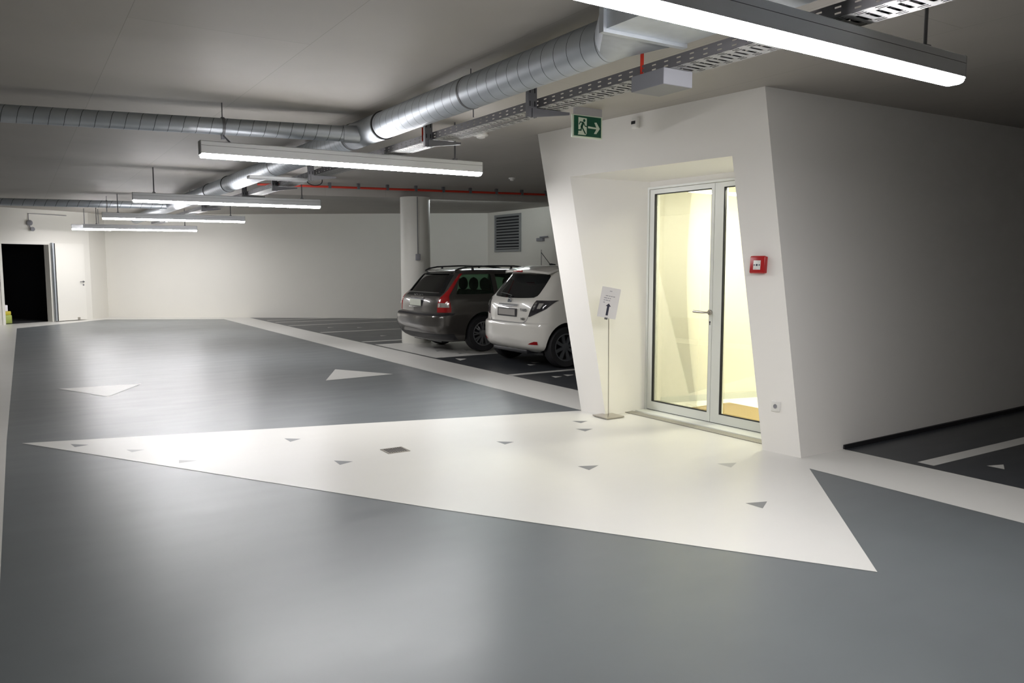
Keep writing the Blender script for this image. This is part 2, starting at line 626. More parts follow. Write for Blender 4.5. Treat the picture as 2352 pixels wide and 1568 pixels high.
# door wall at the far left: runs from (-6, 20.4) to the corner (2.05, 25.4), then a short return
DA = Vector((-6.0, 20.10, 0))
DBv = Vector((1.80, 25.05, 0))
DL = (DBv - DA).length
DU = (DBv - DA) / DL
DN = Vector((DU.y, -DU.x, 0))          # towards the room


def dpos(x, y):
    return (Vector((x, y, 0)) - DA).dot(DU)


s_open0 = dpos(-0.28, 23.75)
s_open1 = dpos(0.83, 24.43)
wall('wall_left', (XW, YS), (XW, 20.10), side=1)
wall('wall_front', (XW, YS), (XE, YS), side=-1)
wall('wall_right', (XE, YS), (XE, 19.35), side=-1)
wall('wall_back', (XE, 19.30), (2.273, 25.83), side=-1)
wall('wall_back_return', (2.273, 25.83), (1.80, 25.05), side=-1)
wall('wall_back_left', DA, DBv, side=1, holes=((s_open0, s_open1, 0, 2.08),))

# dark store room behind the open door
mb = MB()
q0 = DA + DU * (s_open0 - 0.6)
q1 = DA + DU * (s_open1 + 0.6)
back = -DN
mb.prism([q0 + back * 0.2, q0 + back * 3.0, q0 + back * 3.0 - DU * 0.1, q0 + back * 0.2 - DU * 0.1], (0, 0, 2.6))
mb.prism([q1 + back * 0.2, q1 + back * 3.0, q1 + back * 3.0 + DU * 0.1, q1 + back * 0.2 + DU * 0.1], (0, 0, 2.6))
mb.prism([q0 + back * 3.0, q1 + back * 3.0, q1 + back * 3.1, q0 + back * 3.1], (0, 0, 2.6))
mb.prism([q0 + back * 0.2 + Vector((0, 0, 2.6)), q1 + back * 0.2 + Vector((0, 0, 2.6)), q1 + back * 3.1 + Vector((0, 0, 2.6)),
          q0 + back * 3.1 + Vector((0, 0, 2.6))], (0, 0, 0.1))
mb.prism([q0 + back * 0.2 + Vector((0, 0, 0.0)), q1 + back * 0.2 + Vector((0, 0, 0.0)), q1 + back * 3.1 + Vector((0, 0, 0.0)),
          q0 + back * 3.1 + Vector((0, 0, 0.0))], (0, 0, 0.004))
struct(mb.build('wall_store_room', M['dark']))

# beam across the bays, resting on the column
mb = MB()
mb.prism([(4.1, 14.90, 2.81), (4.1, 15.15, 2.81), (XE, 13.35, 2.81), (XE, 13.1, 2.81)], (0, 0, H - 2.81))
tag(mb.build('ceiling_beam', M['ceil']), 'shallow concrete ceiling beam running over the round white column', 'beam')


def beam_y(x):
    return 14.90 + (x - 4.1) * (13.1 - 14.90) / (XE - 4.1)


# ------------------------------------------------------------------ the white entrance pod with leaning faces
BL, BR = Vector((4.914, 6.484, 0)), Vector((5.141, 3.942, 0))
TL, TR = Vector((5.029, 7.481, H)), Vector((5.281, 4.526, H))
OBL, OTL = Vector((4.946, 6.122, 0)), Vector((5.046, 6.891, 2.437))
OTR, OBR = Vector((5.231, 4.811, 2.429)), Vector((5.106, 4.290, 0))
IBL, ITL = Vector((5.523, 6.190, 0)), Vector((5.524, 6.165, 2.345))
ITR, IBR = Vector((5.590, 4.40, 2.345)), Vector((5.590, 4.40, 0))
FBL, FTL = Vector((XE, 6.50, 0)), Vector((XE, 7.40, H))
FBR, FTR = Vector((XE, 4.20, 0)), Vector((XE, 4.36, H))
mb = MB()
mb.face([BL, OBL, OTL, TL])
mb.face([TL, OTL, OTR, TR])
mb.face([TR, OTR, OBR, BR])
mb.bilin(OBL, IBL, ITL, OTL)
mb.bilin(OTL, ITL, ITR, OTR)
mb.bilin(OTR, ITR, IBR, OBR)
mb.bilin(BR, FBR, FTR, TR, 40, 20)
mb.bilin(BL, TL, FTL, FBL, 20, 20)
# inner side of the wall around the door, so that the shell is closed
DTL, DTR = Vector((5.524, 6.165, 2.29)), Vector((5.590, 4.40, 2.29))
mb.face([ITL, DTL, DTR, ITR])
i0, i1 = Vector((0.12, 0, 0)), Vector((0.12, 0, 0))
mb.face([DTL, DTL + i0, DTR + i0, DTR])
we = struct(mb.build('wall_entrance', M['pod'], smooth=12, recalc=True))
for p_ in we.data.polygons:
    if p_.area > 0.1:
        p_.use_smooth = False

# hall behind the door: walls, ceiling, floor, skirting
mb = MB()
HX0, HX1, HY0 = 5.66, 8.6, 4.36
hl = [Vector((HX0, 6.19, 0)), Vector((5.9, 6.36, 0)), Vector((7.6, 5.98, 0)), Vector((HX1, 5.75, 0)), Vector((HX1, HY0, 0)), Vector((HX0, HY0, 0))]
up = Vector((0, 0, 2.55))
ht = [p + up for p in hl]
ht[4] += Vector((0, 0.30, 0))      # the hall's right wall leans with the pod
ht[5] += Vector((0, 0.30, 0))
for i in range(5):
    mb.face([hl[i], hl[i + 1], ht[i + 1], ht[i]])
mb.face(ht)
mb.face([Vector((HX0, 6.19, 2.29)), Vector((HX0, 6.19, 2.55)), Vector((HX0, HY0 + 0.30, 2.55)), Vector((HX0, HY0 + 0.27, 2.29))])
struct(mb.build('wall_hall', M['hallwall'], recalc=False))
mb = MB()
mb.prism([p + Vector((0, 0, 0.001)) for p in [Vector((5.5, 6.19, 0)), Vector((5.58, 4.40, 0)), Vector((HX0, HY0, 0))] + hl[4:5] + [hl[3], hl[2], hl[1], hl[0]]], (0, 0, 0.006))
struct(mb.build('floor_hall', M['hallfloor']))
mb = MB()
for a, b in ((hl[1], hl[3]),):
    u = (b - a).normalized()
    n = Vector((u.y, -u.x, 0)) * 0.012
    mb.prism([a + Vector((0, 0, .007)), b + Vector((0, 0, .007)), b + n + Vector((0, 0, .007)), a + n + Vector((0, 0, .007))], (0, 0, 0.065))
struct(mb.build('baseboard_hall', M['skirt']))
o = MB().bbox(5.80, 6.50, 4.42, 5.93, 0.007, 0.024, 0.006).build('doormat', M['mat'])
tag(o, 'brown coir doormat inside the glass entrance door', 'doormat')
# ceiling lights of the hall (they are just out of sight above the door)
for k, (x, y) in enumerate(((6.05, 5.1), (7.9, 4.95))):
    t = thing('hall_downlight', 'round warm downlight in the hall ceiling, %s' % ('nearer the glass door' if k == 0 else 'at the inner end of the hall'),
              'ceiling light', (x, y, 2.55), group='hall downlights')
    MB().lathe([(0.16, 0), (0.16, -0.03), (0.14, -0.035), (0.14, -0.02)], (0, 0, 0)).build('bezel', M['white'], t, 40)
    lm = mat('downlight_glow_%d' % k, (0.9, 0.9, 0.8, 1), 0.4, emit=(1.0, 0.955, 0.80, 1), estr=HALL_E * (1.0 if k == 0 else 0.45))
    MB().lathe([(0.138, -0.022), (0.138, -0.03), (0.0, -0.03)], (0, 0, 0)).build('diffuser', lm, t, 40)

# thin black strip laid along the foot of the pod's right face
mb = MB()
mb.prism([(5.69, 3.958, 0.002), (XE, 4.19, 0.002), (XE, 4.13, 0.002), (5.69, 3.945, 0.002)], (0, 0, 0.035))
struct(mb.build('base_strip_1', M['black']))

# ------------------------------------------------------------------ glazed entrance door
DP0 = Vector((5.523, 6.19, 0))
dv = Vector((0.0333, -1, 0)).normalized()       # along the door, towards the right
dn = Vector((-1, -0.0333, 0)).normalized()      # towards the garage
DM = Matrix((( dv.x, dn.x, 0, DP0.x), (dv.y, dn.y, 0, DP0.y), (0, 0, 1, 0), (0, 0, 0, 1)))   # local x = right, y = out, z = up
door = bpy.data.objects.new('door_1', None)
C.objects.link(door)
door.matrix_world = DM
struct(door)
DW = 1.79


def ring(mb, x0, x1, z0, z1, l, r, b, t_, y0, y1, mi=0):
    mb.box(x0, x0 + l, y0, y1, z0, z1, mi)
    mb.box(x1 - r, x1, y0, y1, z0, z1, mi)
    mb.box(x0 + l, x1 - r, y0, y1, z1 - t_, z1, mi)
    if b > 0:
        mb.box(x0 + l, x1 - r, y0, y1, z0, z0 + b, mi)


mb = MB()
ring(mb, 0.0, DW, 0.0, 2.29, 0.03, 0.03, 0, 0.022, -0.06, 0.012)
mb.build('door_frame', M['frame'], door)
for k, (x0, x1) in enumerate(((0.034, 0.886), (0.892, 1.756))):
    lf = MB()
    ring(lf, x0, x1, 0.018, 2.264, 0.062 if k == 0 else 0.105, 0.036 if k == 0 else 0.105, 0.085, 0.045, -0.055, 0.004)
    leaf = lf.build('door_leaf', M['frame'], door)
    gx0, gx1 = x0 + (0.062 if k == 0 else 0.105), x1 - (0.036 if k == 0 else 0.105)
    g = MB().box(gx0, gx1, -0.030, -0.024, 0.103, 2.219).build('glass_pane', M['glass'], leaf)
    gs = MB()
    ring(gs, gx0 + .0005, gx1 - .0005, 0.1035, 2.2185, 0.011, 0.004, 0.008, 0.007, -0.024, 0.001)
    gk = gs.build('glazing_gasket', M['black'], leaf)
    sl = MB().box(x0 + 0.004, x1, -0.045, -0.002, 0.0075, 0.018).build('door_seal', M['black'], leaf)
    if k == 0:
        hm = MB()
        hm.lathe([(0.026, 0.004), (0.026, 0.014), (0.022, 0.018)], (0.868 - 0.004, 0, 1.06), 'Y', 20)
        hm.tube([(0.864, 0.012, 1.06), (0.864, 0.055, 1.06), (0.850, 0.062, 1.06), (0.84, 0.062, 1.06)], 0.009)
        hm.tube([(0.842, 0.062, 1.06), (0.78, 0.062, 1.062), (0.705, 0.062, 1.064)], [0.010, 0.013, 0.012])
        hm.build('door_handle', M['steel'], leaf, 40)
        kh = MB()
        kh.lathe([(0.009, 0.0042), (0.009, 0.006)], (0.864, 0, 0.968), 'Y', 16)
        kh.box(0.860, 0.868, 0.0042, 0.006, 0.940, 0.965)
        kh.build('keyhole', M['black'], leaf)

# white threshold and slotted channel grate in front of it
o = MB().prism([(5.37, 6.165, 0.002), (5.525, 6.185, 0.002), (5.585, 4.405, 0.002), (5.385, 4.37, 0.002)], (0, 0, 0.010)).build('threshold', M['frame'])
tag(o, 'white threshold sill under the glass entrance door', 'threshold')
o = MB().prism([(-0.056, -0.91, 0), (0.056, -0.91, 0), (0.056, 0.91, 0), (-0.056, 0.91, 0)], (0, 0, 0.006)).build('channel_grate', M['grate'])
o.location = (5.300, 5.275, 0.0025)
o.rotation_euler = (0, 0, 0.02)
tag(o, 'long narrow slotted channel grate in front of the glass entrance door', 'drain grate')

# square floor drain in the white wedge
t = thing('floor_drain', 'small square slotted floor drain in the white wedge', 'floor drain', (2.553, 5.864, 0.0022), 0.0)
mb = MB()
ring2 = ((-0.095, 0.095),)
mb.box(-0.095, -0.078, -0.088, 0.088, 0, 0.004)
mb.box(0.078, 0.095, -0.088, 0.088, 0, 0.004)
mb.box(-0.078, 0.078, -0.088, -0.072, 0, 0.004)
mb.box(-0.078, 0.078, 0.072, 0.088, 0, 0.004)
mb.build('rim', M['steel'], t)
mb = MB()
mb.box(-0.078, 0.078, -0.072, 0.072, 0, 0.001, 1)
for i in range(9):
    x = -0.078 + 0.0195 * i - 0.004
    mb.box(max(-0.078, x), min(0.078, x + 0.008), -0.072, 0.072, 0.001, 0.004, 0)
mb.build('grille', [M['steel'], M['black']], t)

# ------------------------------------------------------------------ things on the pod's front face
NF = Vector((-1, -0.0893, 0.0689)).normalized()
UF = Vector((0.0893, -1, 0)).normalized()
VF = NF.cross(UF)
if VF.z < 0:
    VF = -VF


def front_frame(o, y, z):
    x = 4.914 - 0.0893 * (y - 6.484) + 0.0689 * z
    o.matrix_world = Matrix(((UF.x, VF.x, NF.x, x), (UF.y, VF.y, NF.y, y), (UF.z, VF.z, NF.z, z), (0, 0, 0, 1)))


t = thing('fire_call_point', 'red square fire alarm call point on the white entrance front', 'fire alarm button')
front_frame(t, 4.446, 1.505)
MB().bbox(-0.068, 0.068, -0.068, 0.068, 0, 0.030, 0.006).bbox(-0.074, 0.074, -0.072, 0.072, 0.026, 0.050, 0.012, seg=3).build('housing', M['red'], t, 40)
mb = MB()
mb.bbox(-0.034, 0.034, -0.042, 0.034, 0.049, 0.053, 0.001)
pl = mb.build('press_plate', M['white'], t, 30)
MB().lathe([(0.009, 0.0532), (0.009, 0.0545)], (0, -0.004, 0), 'Z', 16).build('press_dot', M['ink'], pl)
for s in (-1, 1):
    MB().prism([(s * 0.029, 0.003, 0.0532), (s * 0.014, -0.004, 0.0532), (s * 0.029, -0.011, 0.0532)], (0, 0, 0.001)).build('press_arrow', M['ink'], pl)
MB().box(-0.024, 0.0, -0.036, -0.034, 0.0532, 0.0540).build('printed_line', M['greyink'], pl)
t = thing('power_socket', 'white wall socket low on the white entrance front', 'socket')
front_frame(t, 4.198, 0.372)
MB().bbox(-0.040, 0.040, -0.042, 0.042, 0, 0.012, 0.004).build('cover_plate', M['white'], t, 30)
mb = MB()
mb.lathe([(0.022, 0.0125), (0.022, 0.016), (0.0185, 0.016), (0.0185, 0.0128)], (0, 0, 0), 'Z', 24)
mb.build('socket_rim', M['white'], t, 30)
MB().lathe([(0.018, 0.0122), (0.018, 0.0132)], (0, 0, 0), 'Z', 24).build('socket_recess', M['grey'], t)

t = thing('motion_sensor', 'small white sensor box with a black window, high on the entrance front', 'sensor')
front_frame(t, 5.958, 2.862)
MB().bbox(-0.036, 0.036, -0.052, 0.052, 0, 0.045, 0.008).build('sensor_body', M['white'], t, 40)
MB().bbox(-0.034, 0.020, -0.012, 0.018, 0.040, 0.048, 0.002).build('sensor_window', M['black'], t)

# ------------------------------------------------------------------ info stand
t = thing('sign_stand', 'steel sign stand with a white sheet and an upward arrow beside the entrance', 'sign stand', (4.93, 6.06, 0.002), 0.0)
MB().bbox(-0.112, 0.112, -0.112, 0.112, 0.006, 0.018, 0.002).box(-0.1, 0.1, -0.1, 0.1, 0.0, 0.006).build('base_plate', M['steel'], t)
MB().tube([(0, 0, 0.018), (-0.012, -0.003, 0.985)], 0.0045, 12).build('pole', M['steel'], t, 60)
sh = bpy.data.objects.new('sheet_holder', None)
C.objects.link(sh)
bpy.data.objects.remove(sh)
# sheet: local frame u right, v up, n towards the camera
un = Vector((-4.93, -6.06, 0)).normalized()
ur = Vector((-un.y, un.x, 0))
tilt = Matrix.Rotation(-math.radians(10), 3, un)
u3, v3 = tilt @ ur, tilt @ Vector((0, 0, 1))
u3.normalize()
n3 = u3.cross(v3)
SM = Matrix(((u3.x, v3.x, n3.x, -0.012), (u3.y, v3.y, n3.y, -0.003), (u3.z, v3.z, n3.z, 1.135), (0, 0, 0, 1)))
panel = MB().box(-0.092, 0.092, -0.150, 0.150, 0.004, 0.0075).build('sheet', M['paper'], t, mtx=SM)
for r, (y, words) in enumerate(((0.062, (0.030, 0.022, 0.018, 0.026)), (0.040, (0.034, 0.022, 0.016)), (0.018, (0.018, 0.030, 0.02)), (-0.004, (0.020,)))):
    x = -0.055 + (0.012 if r == 0 else 0)
    mb = MB()
    for wd in words:
        mb.box(x, x + wd - 0.005, y, y + 0.0065, 0.0076, 0.0080)
        x += wd
    mb.build('text_line', M['greyink'], panel, mtx=SM)
MB().box(-0.012, 0.012, 0.112, 0.117, 0.0076, 0.0080).build('text_line', M['greyink'], panel, mtx=SM)
mb = MB()
mb.prism([(-0.011, -0.125, 0.0076), (0.011, -0.125, 0.0076), (0.011, -0.035, 0.0076), (0.026, -0.035, 0.0076), (0.0, -0.006, 0.0076),
          (-0.026, -0.035, 0.0076), (-0.011, -0.035, 0.0076)], (0, 0, 0.0005))
mb.build('arrow', M['ink'], panel, mtx=SM)
MB().bbox(-0.016, 0.016, -0.166, -0.146, -0.008, 0.014, 0.003).build('clip', M['bracket'], t, mtx=SM)

# ------------------------------------------------------------------ emergency exit sign
SX0, SX1, SY, SZ0, SZ1 = 4.425, 4.765, 6.0, 2.688, 2.885
t = thing('exit_sign', 'green emergency exit sign with running figure and right arrow', 'exit sign', (0, 0, 0))
MB().bbox(SX0 - 0.004, SX1 + 0.004, SY, SY + 0.028, SZ0 - 0.004, SZ1 + 0.004, 0.003).build('sign_body', M['signwhite'], t, 30)
W_, H_ = SX1 - SX0, SZ1 - SZ0
brd = MB().box(SX0 + 0.010, SX1 - 0.014, SY - 0.002, SY + 0.001, SZ0 + 0.008, SZ1 - 0.006).build('green_panel', M['green'], t)


def sg(u, v, d=0.0025):
    # u,v in 0..1 over the green panel
    return Vector((SX0 + 0.010 + u * (W_ - 0.024), SY - d, SZ0 + 0.008 + v * (H_ - 0.014)))


mb = MB()
mb.prism([sg(0.155, 0.92), sg(0.46, 0.90), sg(0.46, 0.14), sg(0.42, 0.06), sg(0.14, 0.06), sg(0.155, 0.14)], (0, -0.0012, 0))
mb.build('doorway_symbol', M['signwhite'], t)
mb = MB()
mb.prism([sg(0.51, 0.52), sg(0.82, 0.49), sg(0.74, 0.73), sg(0.82, 0.75), sg(0.95, 0.45), sg(0.82, 0.17), sg(0.73, 0.17), sg(0.82, 0.41), sg(0.51, 0.42)], (0, -0.0012, 0))
mb.build('arrow_symbol', M['signwhite'], t)


def limb(mb, pts, r):
    mb_pts = [sg(*p, 0.0040) for p in pts]
    for a, b in zip(mb_pts, mb_pts[1:]):
        d = (b - a).normalized()
        n = Vector((d.z, 0, -d.x)) * r
        e = d * r * 0.5
        mb.prism([a - n - e, b - n + e, b + n + e, a + n - e], (0, -0.001, 0))


mb = MB()
c = sg(0.365, 0.78, 0.004)
mb.lathe([(0.0135, 0), (0.0135, -0.001)], c, 'Y', 20)
limb(mb, [(0.325, 0.66), (0.27, 0.45)], 0.0115)
limb(mb, [(0.33, 0.68), (0.22, 0.69), (0.18, 0.57)], 0.0048)
limb(mb, [(0.34, 0.66), (0.40, 0.50), (0.47, 0.49)], 0.0048)
limb(mb, [(0.27, 0.46), (0.25, 0.29), (0.14, 0.28)], 0.0062)
limb(mb, [(0.28, 0.46), (0.34, 0.30), (0.41, 0.13)], 0.0062)
mb.build('running_figure', M['green'], t)
MB().box(SX0 + 0.02, SX1, SY + 0.004, SY + 0.024, SZ1 + 0.004, H).build('ceiling_mount', M['boxgrey'], t)

# grey box, smoke detectors on the ceiling
o = MB().bbox(3.115, 3.335, 3.38, 3.655, 2.508, 2.5985, 0.004).build('junction_housing', M['grey'])
tag(o, 'light grey flat box mounted under the cable tray near the lamp glare', 'box')
for x, y, r, lab in ((4.48, 7.80, 0.085, 'round white smoke detector on the ceiling above the nearer full lamp'),
                     (7.12, 11.36, 0.055, 'small round detector on the dark ceiling above the parked cars'),):
    t = thing('smoke_detector', lab, 'smoke detector', (x, y, H))
    MB().lathe([(r, 0), (r, -0.018), (r * .9, -0.026)], (0, 0, 0), seg=28).build('detector_base', M['white'], t, 40)
    MB().lathe([(r * .6, -0.026), (r * .55, -0.045), (r * .3, -0.052), (0.0, -0.053)], (0, 0, 0), seg=24).build('sensor_head', M['white'], t, 40)


# ------------------------------------------------------------------ hanging linear lamps
def make_lamp(L, name, label, rods=(-1, 1), zb=2.434):
    t = thing(name, label, 'pendant lamp', (0, 0, 0), group='linear pendant lamps')
    hw = 0.056
    mb = MB()
    prof = [(-hw, 0.033), (-hw, 0.135), (-hw + .008, 0.142), (hw - .008, 0.142), (hw, 0.135), (hw, 0.033)]
    mb.prism([(-L / 2, y, z) for y, z in prof], (L, 0, 0))
    hs = mb.build('housing', M['alu'], t)
    sm = MB()
    for s in (-1, 1):
        sm.box(-L / 2, L / 2, s * (hw + .0004) - .0004, s * (hw + .0004) + .0004, 0.100, 0.1025)
    sm.build('housing_seam', M['alu_line'], hs)
    mb = MB()
    dp = [(-hw + .001, 0.033), (-hw + .001, 0.018), (-hw * .84, 0.006), (-hw * .5, 0.0), (hw * .5, 0.0), (hw * .84, 0.006), (hw - .001, 0.018), (hw - .001, 0.033)]
    mb.prism([(-L / 2 + .006, y, z) for y, z in dp], (L - .012, 0, 0))
    for f in mb.bm.faces:
        f.normal_update()
        zc = sum(v_.co.z for v_ in f.verts) / len(f.verts)
        f.material_index = 0 if (len(f.verts) == 4 and zc < 0.008) else 1
    mb.build('diffuser', [M['lamp'], M['lamp_side']], t)
    for s in (-1, 1):
        mb = MB()
        mb.prism([(s * L / 2, y, z) for y, z in [(-hw, 0.026), (-hw, 0.137), (-hw + .01, .144), (hw - .01, .144), (hw, 0.137), (hw, 0.026)]], (s * 0.006, 0, 0))
        mb.build('end_cap', M['cap'], t)
    for s in rods:
        x = s * (L / 2 - 0.29)
        MB().tube([(x, 0, 0.142), (x, 0, H - zb - 0.002)], 0.009, 8).box(x - .02, x + .02, -.02, .02, 0.141, 0.160).build('suspension_rod', M['bracket'], t, 60)
    return t


lamps = [((1.42, 2.30), (4.20, 2.36), 'brightest and nearest linear pendant lamp, cut by the top edge of the photo'),
         ((1.42, 7.36), (4.19, 7.32), 'grey linear pendant lamp hanging below the thin crossing duct'),
         ((1.52, 13.02), (4.33, 12.83), 'second full linear pendant lamp counted down the aisle, left of the red pipe'),
         ((1.57, 18.18), (4.34, 17.99), 'thin distant linear pendant lamp, third full one down the aisle'),
         ((1.51, 22.45), (4.10, 22.04), 'farthest pair of linear lamps near the end wall, the longer right one'),
         ((1.30, 23.30), (2.2, 23.25), 'short far lamp end sticking out left of the farthest linear lamp')]
first = None
for i, (a, b, lab) in enumerate(lamps):
    a, b = Vector(a + (0,)), Vector(b + (0,))
    L = (b - a).length
    if i == 0:
        t = make_lamp(2.78, 'linear_lamp', lab)
        first = t
    elif i in (2, 3):
        t = copy_tree(first)
        t['label'] = lab
    else:
        t = make_lamp(L, 'linear_lamp', lab, (1,) if i == 1 else (-1, 1), 2.434 if i == 1 else 2.385 if i == 4 else 2.41)
    t.location = ((a.x + b.x) / 2, (a.y + b.y) / 2, 2.434 if i < 4 else 2.385 if i == 4 else 2.41)
    t.rotation_euler = (0, 0, math.atan2(b.y - a.y, b.x - a.x))

# batten lamp on the ceiling hidden behind the beam
t = thing('batten_lamp', 'ceiling batten uplight just behind the beam, right of the column', 'ceiling lamp', (8.45, beam_y(8.45) + 1.62, 2.956), math.atan2(-1.8, 7.2))
MB().box(-1.3, -1.22, -0.03, 0.03, -0.039, 0.002).box(1.22, 1.3, -0.03, 0.03, -0.039, 0.002).box(-1.22, 1.22, -.024, .024, -.039, -0.034).build('housing', M['alu'], t)
MB().tube([(-1.22, 0, -0.021), (1.22, 0, -0.021)], 0.009, 16).build('fluorescent_tube', M['lamp_soft'], t, 40)


# ------------------------------------------------------------------ ducts
def cyl_obj(name, p0, p1, r, m, parent=None, seg=40, smooth=40):
    """tube whose local Z is its axis"""
    p0, p1 = Vector(p0), Vector(p1)
    L = (p1 - p0).length
    mb = MB()
    mb.lathe([(r, 0), (r, L)], (0, 0, 0), 'Z', seg)
    o = mb.build(name, m, parent, smooth)
    d = (p1 - p0).normalized()
    q = d.to_track_quat('Z', 'Y')
    o.matrix_world = Matrix.Translation(p0) @ q.to_matrix().to_4x4()
    return o


ZD = 2.79
t = thing('ventilation_duct', 'large round spiral duct running the length of the aisle under the ceiling', 'duct')
cyl_obj('duct_pipe', (2.96, 3.65, ZD), (2.96, 24.6, ZD), 0.122, M['duct'], t, 48)
for y, r in ((6.95, 0.1265), (7.75, 0.1265), (13.2, 0.1265), (14.6, 0.1265)):
    mb = MB()
    mb.lathe([(r, -0.014), (r + .005, -0.010), (r + .005, 0.010), (r, 0.014)], (0, 0, 0), 'Y', 40)
    c = mb.build('gasket_ring', M['rubber'], t, 50)
    c.location = (2.96, y, ZD)
mb = MB()
mb.lathe([(0.1225, -0.36), (0.1255, -0.355), (0.1255, 0.355), (0.1225, 0.36)], (2.96, 7.35, ZD), 'Y', 40)
mb.build('coupling_sleeve', M['galv'], t, 50)
for y in (5.3, 10.5, 16.5):
    mb = MB()
    mb.lathe([(0.1245, -0.012), (0.1245, 0.012)], (2.96, y, ZD), 'Y', 32)
    mb.tube([(2.96, y, ZD + 0.12), (2.96, y, H)], 0.005, 8)
    mb.build('hanger', M['bracket'], t, 50)
# square transition and flat plenum at the near end
mb = MB()
NS = 32
ra, rb = [], []
for k in range(NS):
    a = 2 * PI * k / NS
    ra.append(mb.v((2.96 + 0.122 * math.cos(a), 3.65, ZD + 0.122 * math.sin(a))))
    cx_, sx_ = math.cos(a), math.sin(a)
    mm = max(abs(cx_), abs(sx_))
    rb.append(mb.v((2.82 + 0.26 * cx_ / mm, 3.22, 2.79 + 0.115 * sx_ / mm)))
for k in range(NS):
    mb.bm.faces.new([ra[k], ra[(k + 1) % NS], rb[(k + 1) % NS], rb[k]])
mb.build('transition_piece', M['galv'], t, 30)
MB().box(2.555, 3.085, 0.6, 3.20, 2.672, 2.908).build('flat_plenum', M['galv'], t)
MB().box(2.535, 3.105, 3.19, 3.225, 2.655, 2.925).build('flange', M['galv'], t)

t = thing('ventilation_duct', 'thinner crossing spiral duct entering the large duct from the left, near', 'duct', group='crossing ducts')
cyl_obj('duct_pipe', (-5.72, 8.96, 2.75), (2.86, 7.347, 2.75), 0.0735, duct_mat('thin_spiral_duct_steel', 0.115), t, 36)
mb = MB()
mb.lathe([(0.082, -0.012), (0.082, 0.012)], (0, 0, 0), 'X', 28)
mb.tube([(0, 0, 0.076), (0, 0, H - 2.75)], 0.005, 8)
mb.tube([(0, 0, -0.076), (0.02, -0.20, -0.172)], 0.008, 8)
mb.box(-.014, .014, -.014, .014, -.115, -.07)
c = mb.build('pipe_clamp', M['bracket'], t, 50)
c.location = (1.66, 7.573, 2.75)
cyl_obj('branch_collar', (2.72, 7.373, 2.75), (2.87, 7.345, 2.75), 0.082, M['galv'], t, 36)
t = thing('ventilation_duct', 'thin crossing spiral duct far down the aisle at the left', 'duct', group='crossing ducts')
cyl_obj('duct_pipe', (-5.9, 20.6, ZD), (2.86, 18.6, ZD), 0.076, duct_mat('far_spiral_duct_steel', 0.2), t, 28)
mb = MB()
mb.lathe([(0.082, -0.015), (0.082, 0.015)], (0, 0, 0), 'X', 28)
mb.tube([(0, 0, 0.076), (0, 0, H - ZD)], 0.006, 8)
mb.tube([(0, 0, -0.076), (0, 0, -0.2)], 0.01, 8)
c = mb.build('pipe_clamp', M['bracket'], t, 50)
c.location = (1.72, 18.86, ZD)

# ------------------------------------------------------------------ cable tray on brackets
TX = 3.27
TZ = 2.60
t = thing('cable_tray', 'long perforated steel cable tray running beside the large duct', 'cable tray', (TX, 0, TZ))
Y0, Y1 = 0.3, 23.2
for s, nm in ((-1, 'tray_side'), (1, 'tray_side')):
    MB().box(s * 0.105 - 0.001, s * 0.105 + 0.001, Y0, Y1, 0.001, 0.062).build(nm, M['tray_side'], t)
MB().box(-0.104, 0.104, Y0, Y1, -0.0005, 0.001).build('tray_bottom', M['tray_bot'], t)
for k, (x, r) in enumerate(((-0.06, 0.010), (-0.03, 0.008), (0.05, 0.006))):
    pts = []
    n = 40
    for i in range(n + 1):
        yy = Y0 + (Y1 - Y0) * i / n
        pts.append((x + 0.012 * math.sin(i * 1.7 + k * 2), yy, 0.002 + r))
    o = MB().tube(pts, r, 8).build('power_cable', M['rubber'], None, 60)
    o.location = (TX, 0, TZ)
    tag(o, 'black cable lying in the perforated cable tray', 'cable', 'cables in the tray')
names = {4.72: 'zinc cable tray bracket nearest the exit sign', 6.36: 'zinc cable tray bracket just left of the smoke detector', 9.6: 'zinc tray bracket behind the second lamp down the aisle',
         11.2: 'zinc tray bracket above the pale cross bar, far down the tray', 12.9: 'zinc tray bracket over the third lamp down the aisle',
         16.1: 'farthest zinc tray bracket, near the end of the aisle'}
br0 = None
for y, lab in names.items():
    if br0 is None:
        b = thing('tray_bracket', lab, 'bracket', (0, 0, 0), group='brackets of the cable tray')
        mb = MB()
        mb.box(-0.036, 0.036, -0.004, 0.004, -0.065, H - TZ)
        mb.box(-0.036, -0.032, 0.004, 0.03, -0.065, H - TZ)
        mb.box(0.032, 0.036, 0.004, 0.03, -0.065, H - TZ)
        mb.box(-0.026, -0.018, -0.0048, -0.004, 0.01, 0.045, 1)
        mb.box(0.014, 0.022, -0.0048, -0.004, 0.01, 0.045, 1)
        mb.box(-0.026, -0.018, -0.0048, -0.004, 0.10, 0.135, 1)
        mb.box(0.014, 0.022, -0.0048, -0.004, 0.10, 0.135, 1)
        # the channel faces the camera side
        o = mb.build('post', [M['bracket'], M['black']], b)
        o.location = (-0.143, 0, 0)
        mb = MB()
        mb.prism([(-0.15, -0.014, -0.066), (-0.15, -0.014, -0.004), (0.17, -0.014, -0.004), (0.17, -0.014, -0.022)], (0, 0.028, 0))
        mb.build('arm', M['bracket'], b)
        br0 = b
    else:
        b = copy_tree(br0)
        b['label'] = lab
    b.location = (TX, y, TZ - 0.002)
# short red cable clips rising from the tray
for i, (x, y, lab) in enumerate(((3.165, 6.55, 'short red strap standing on the cable tray beside the far bracket'),
                                 (3.165, 3.62, 'short red strap standing on the cable tray near the duct end'))):
    o = MB().box(x - .012, x + .012, y - .002, y + .002, TZ + 0.01, TZ + 0.13 if i == 0 else TZ + 0.14).build('cable_strap', M['redpipe'])
    tag(o, lab, 'strap', 'red straps on the tray')
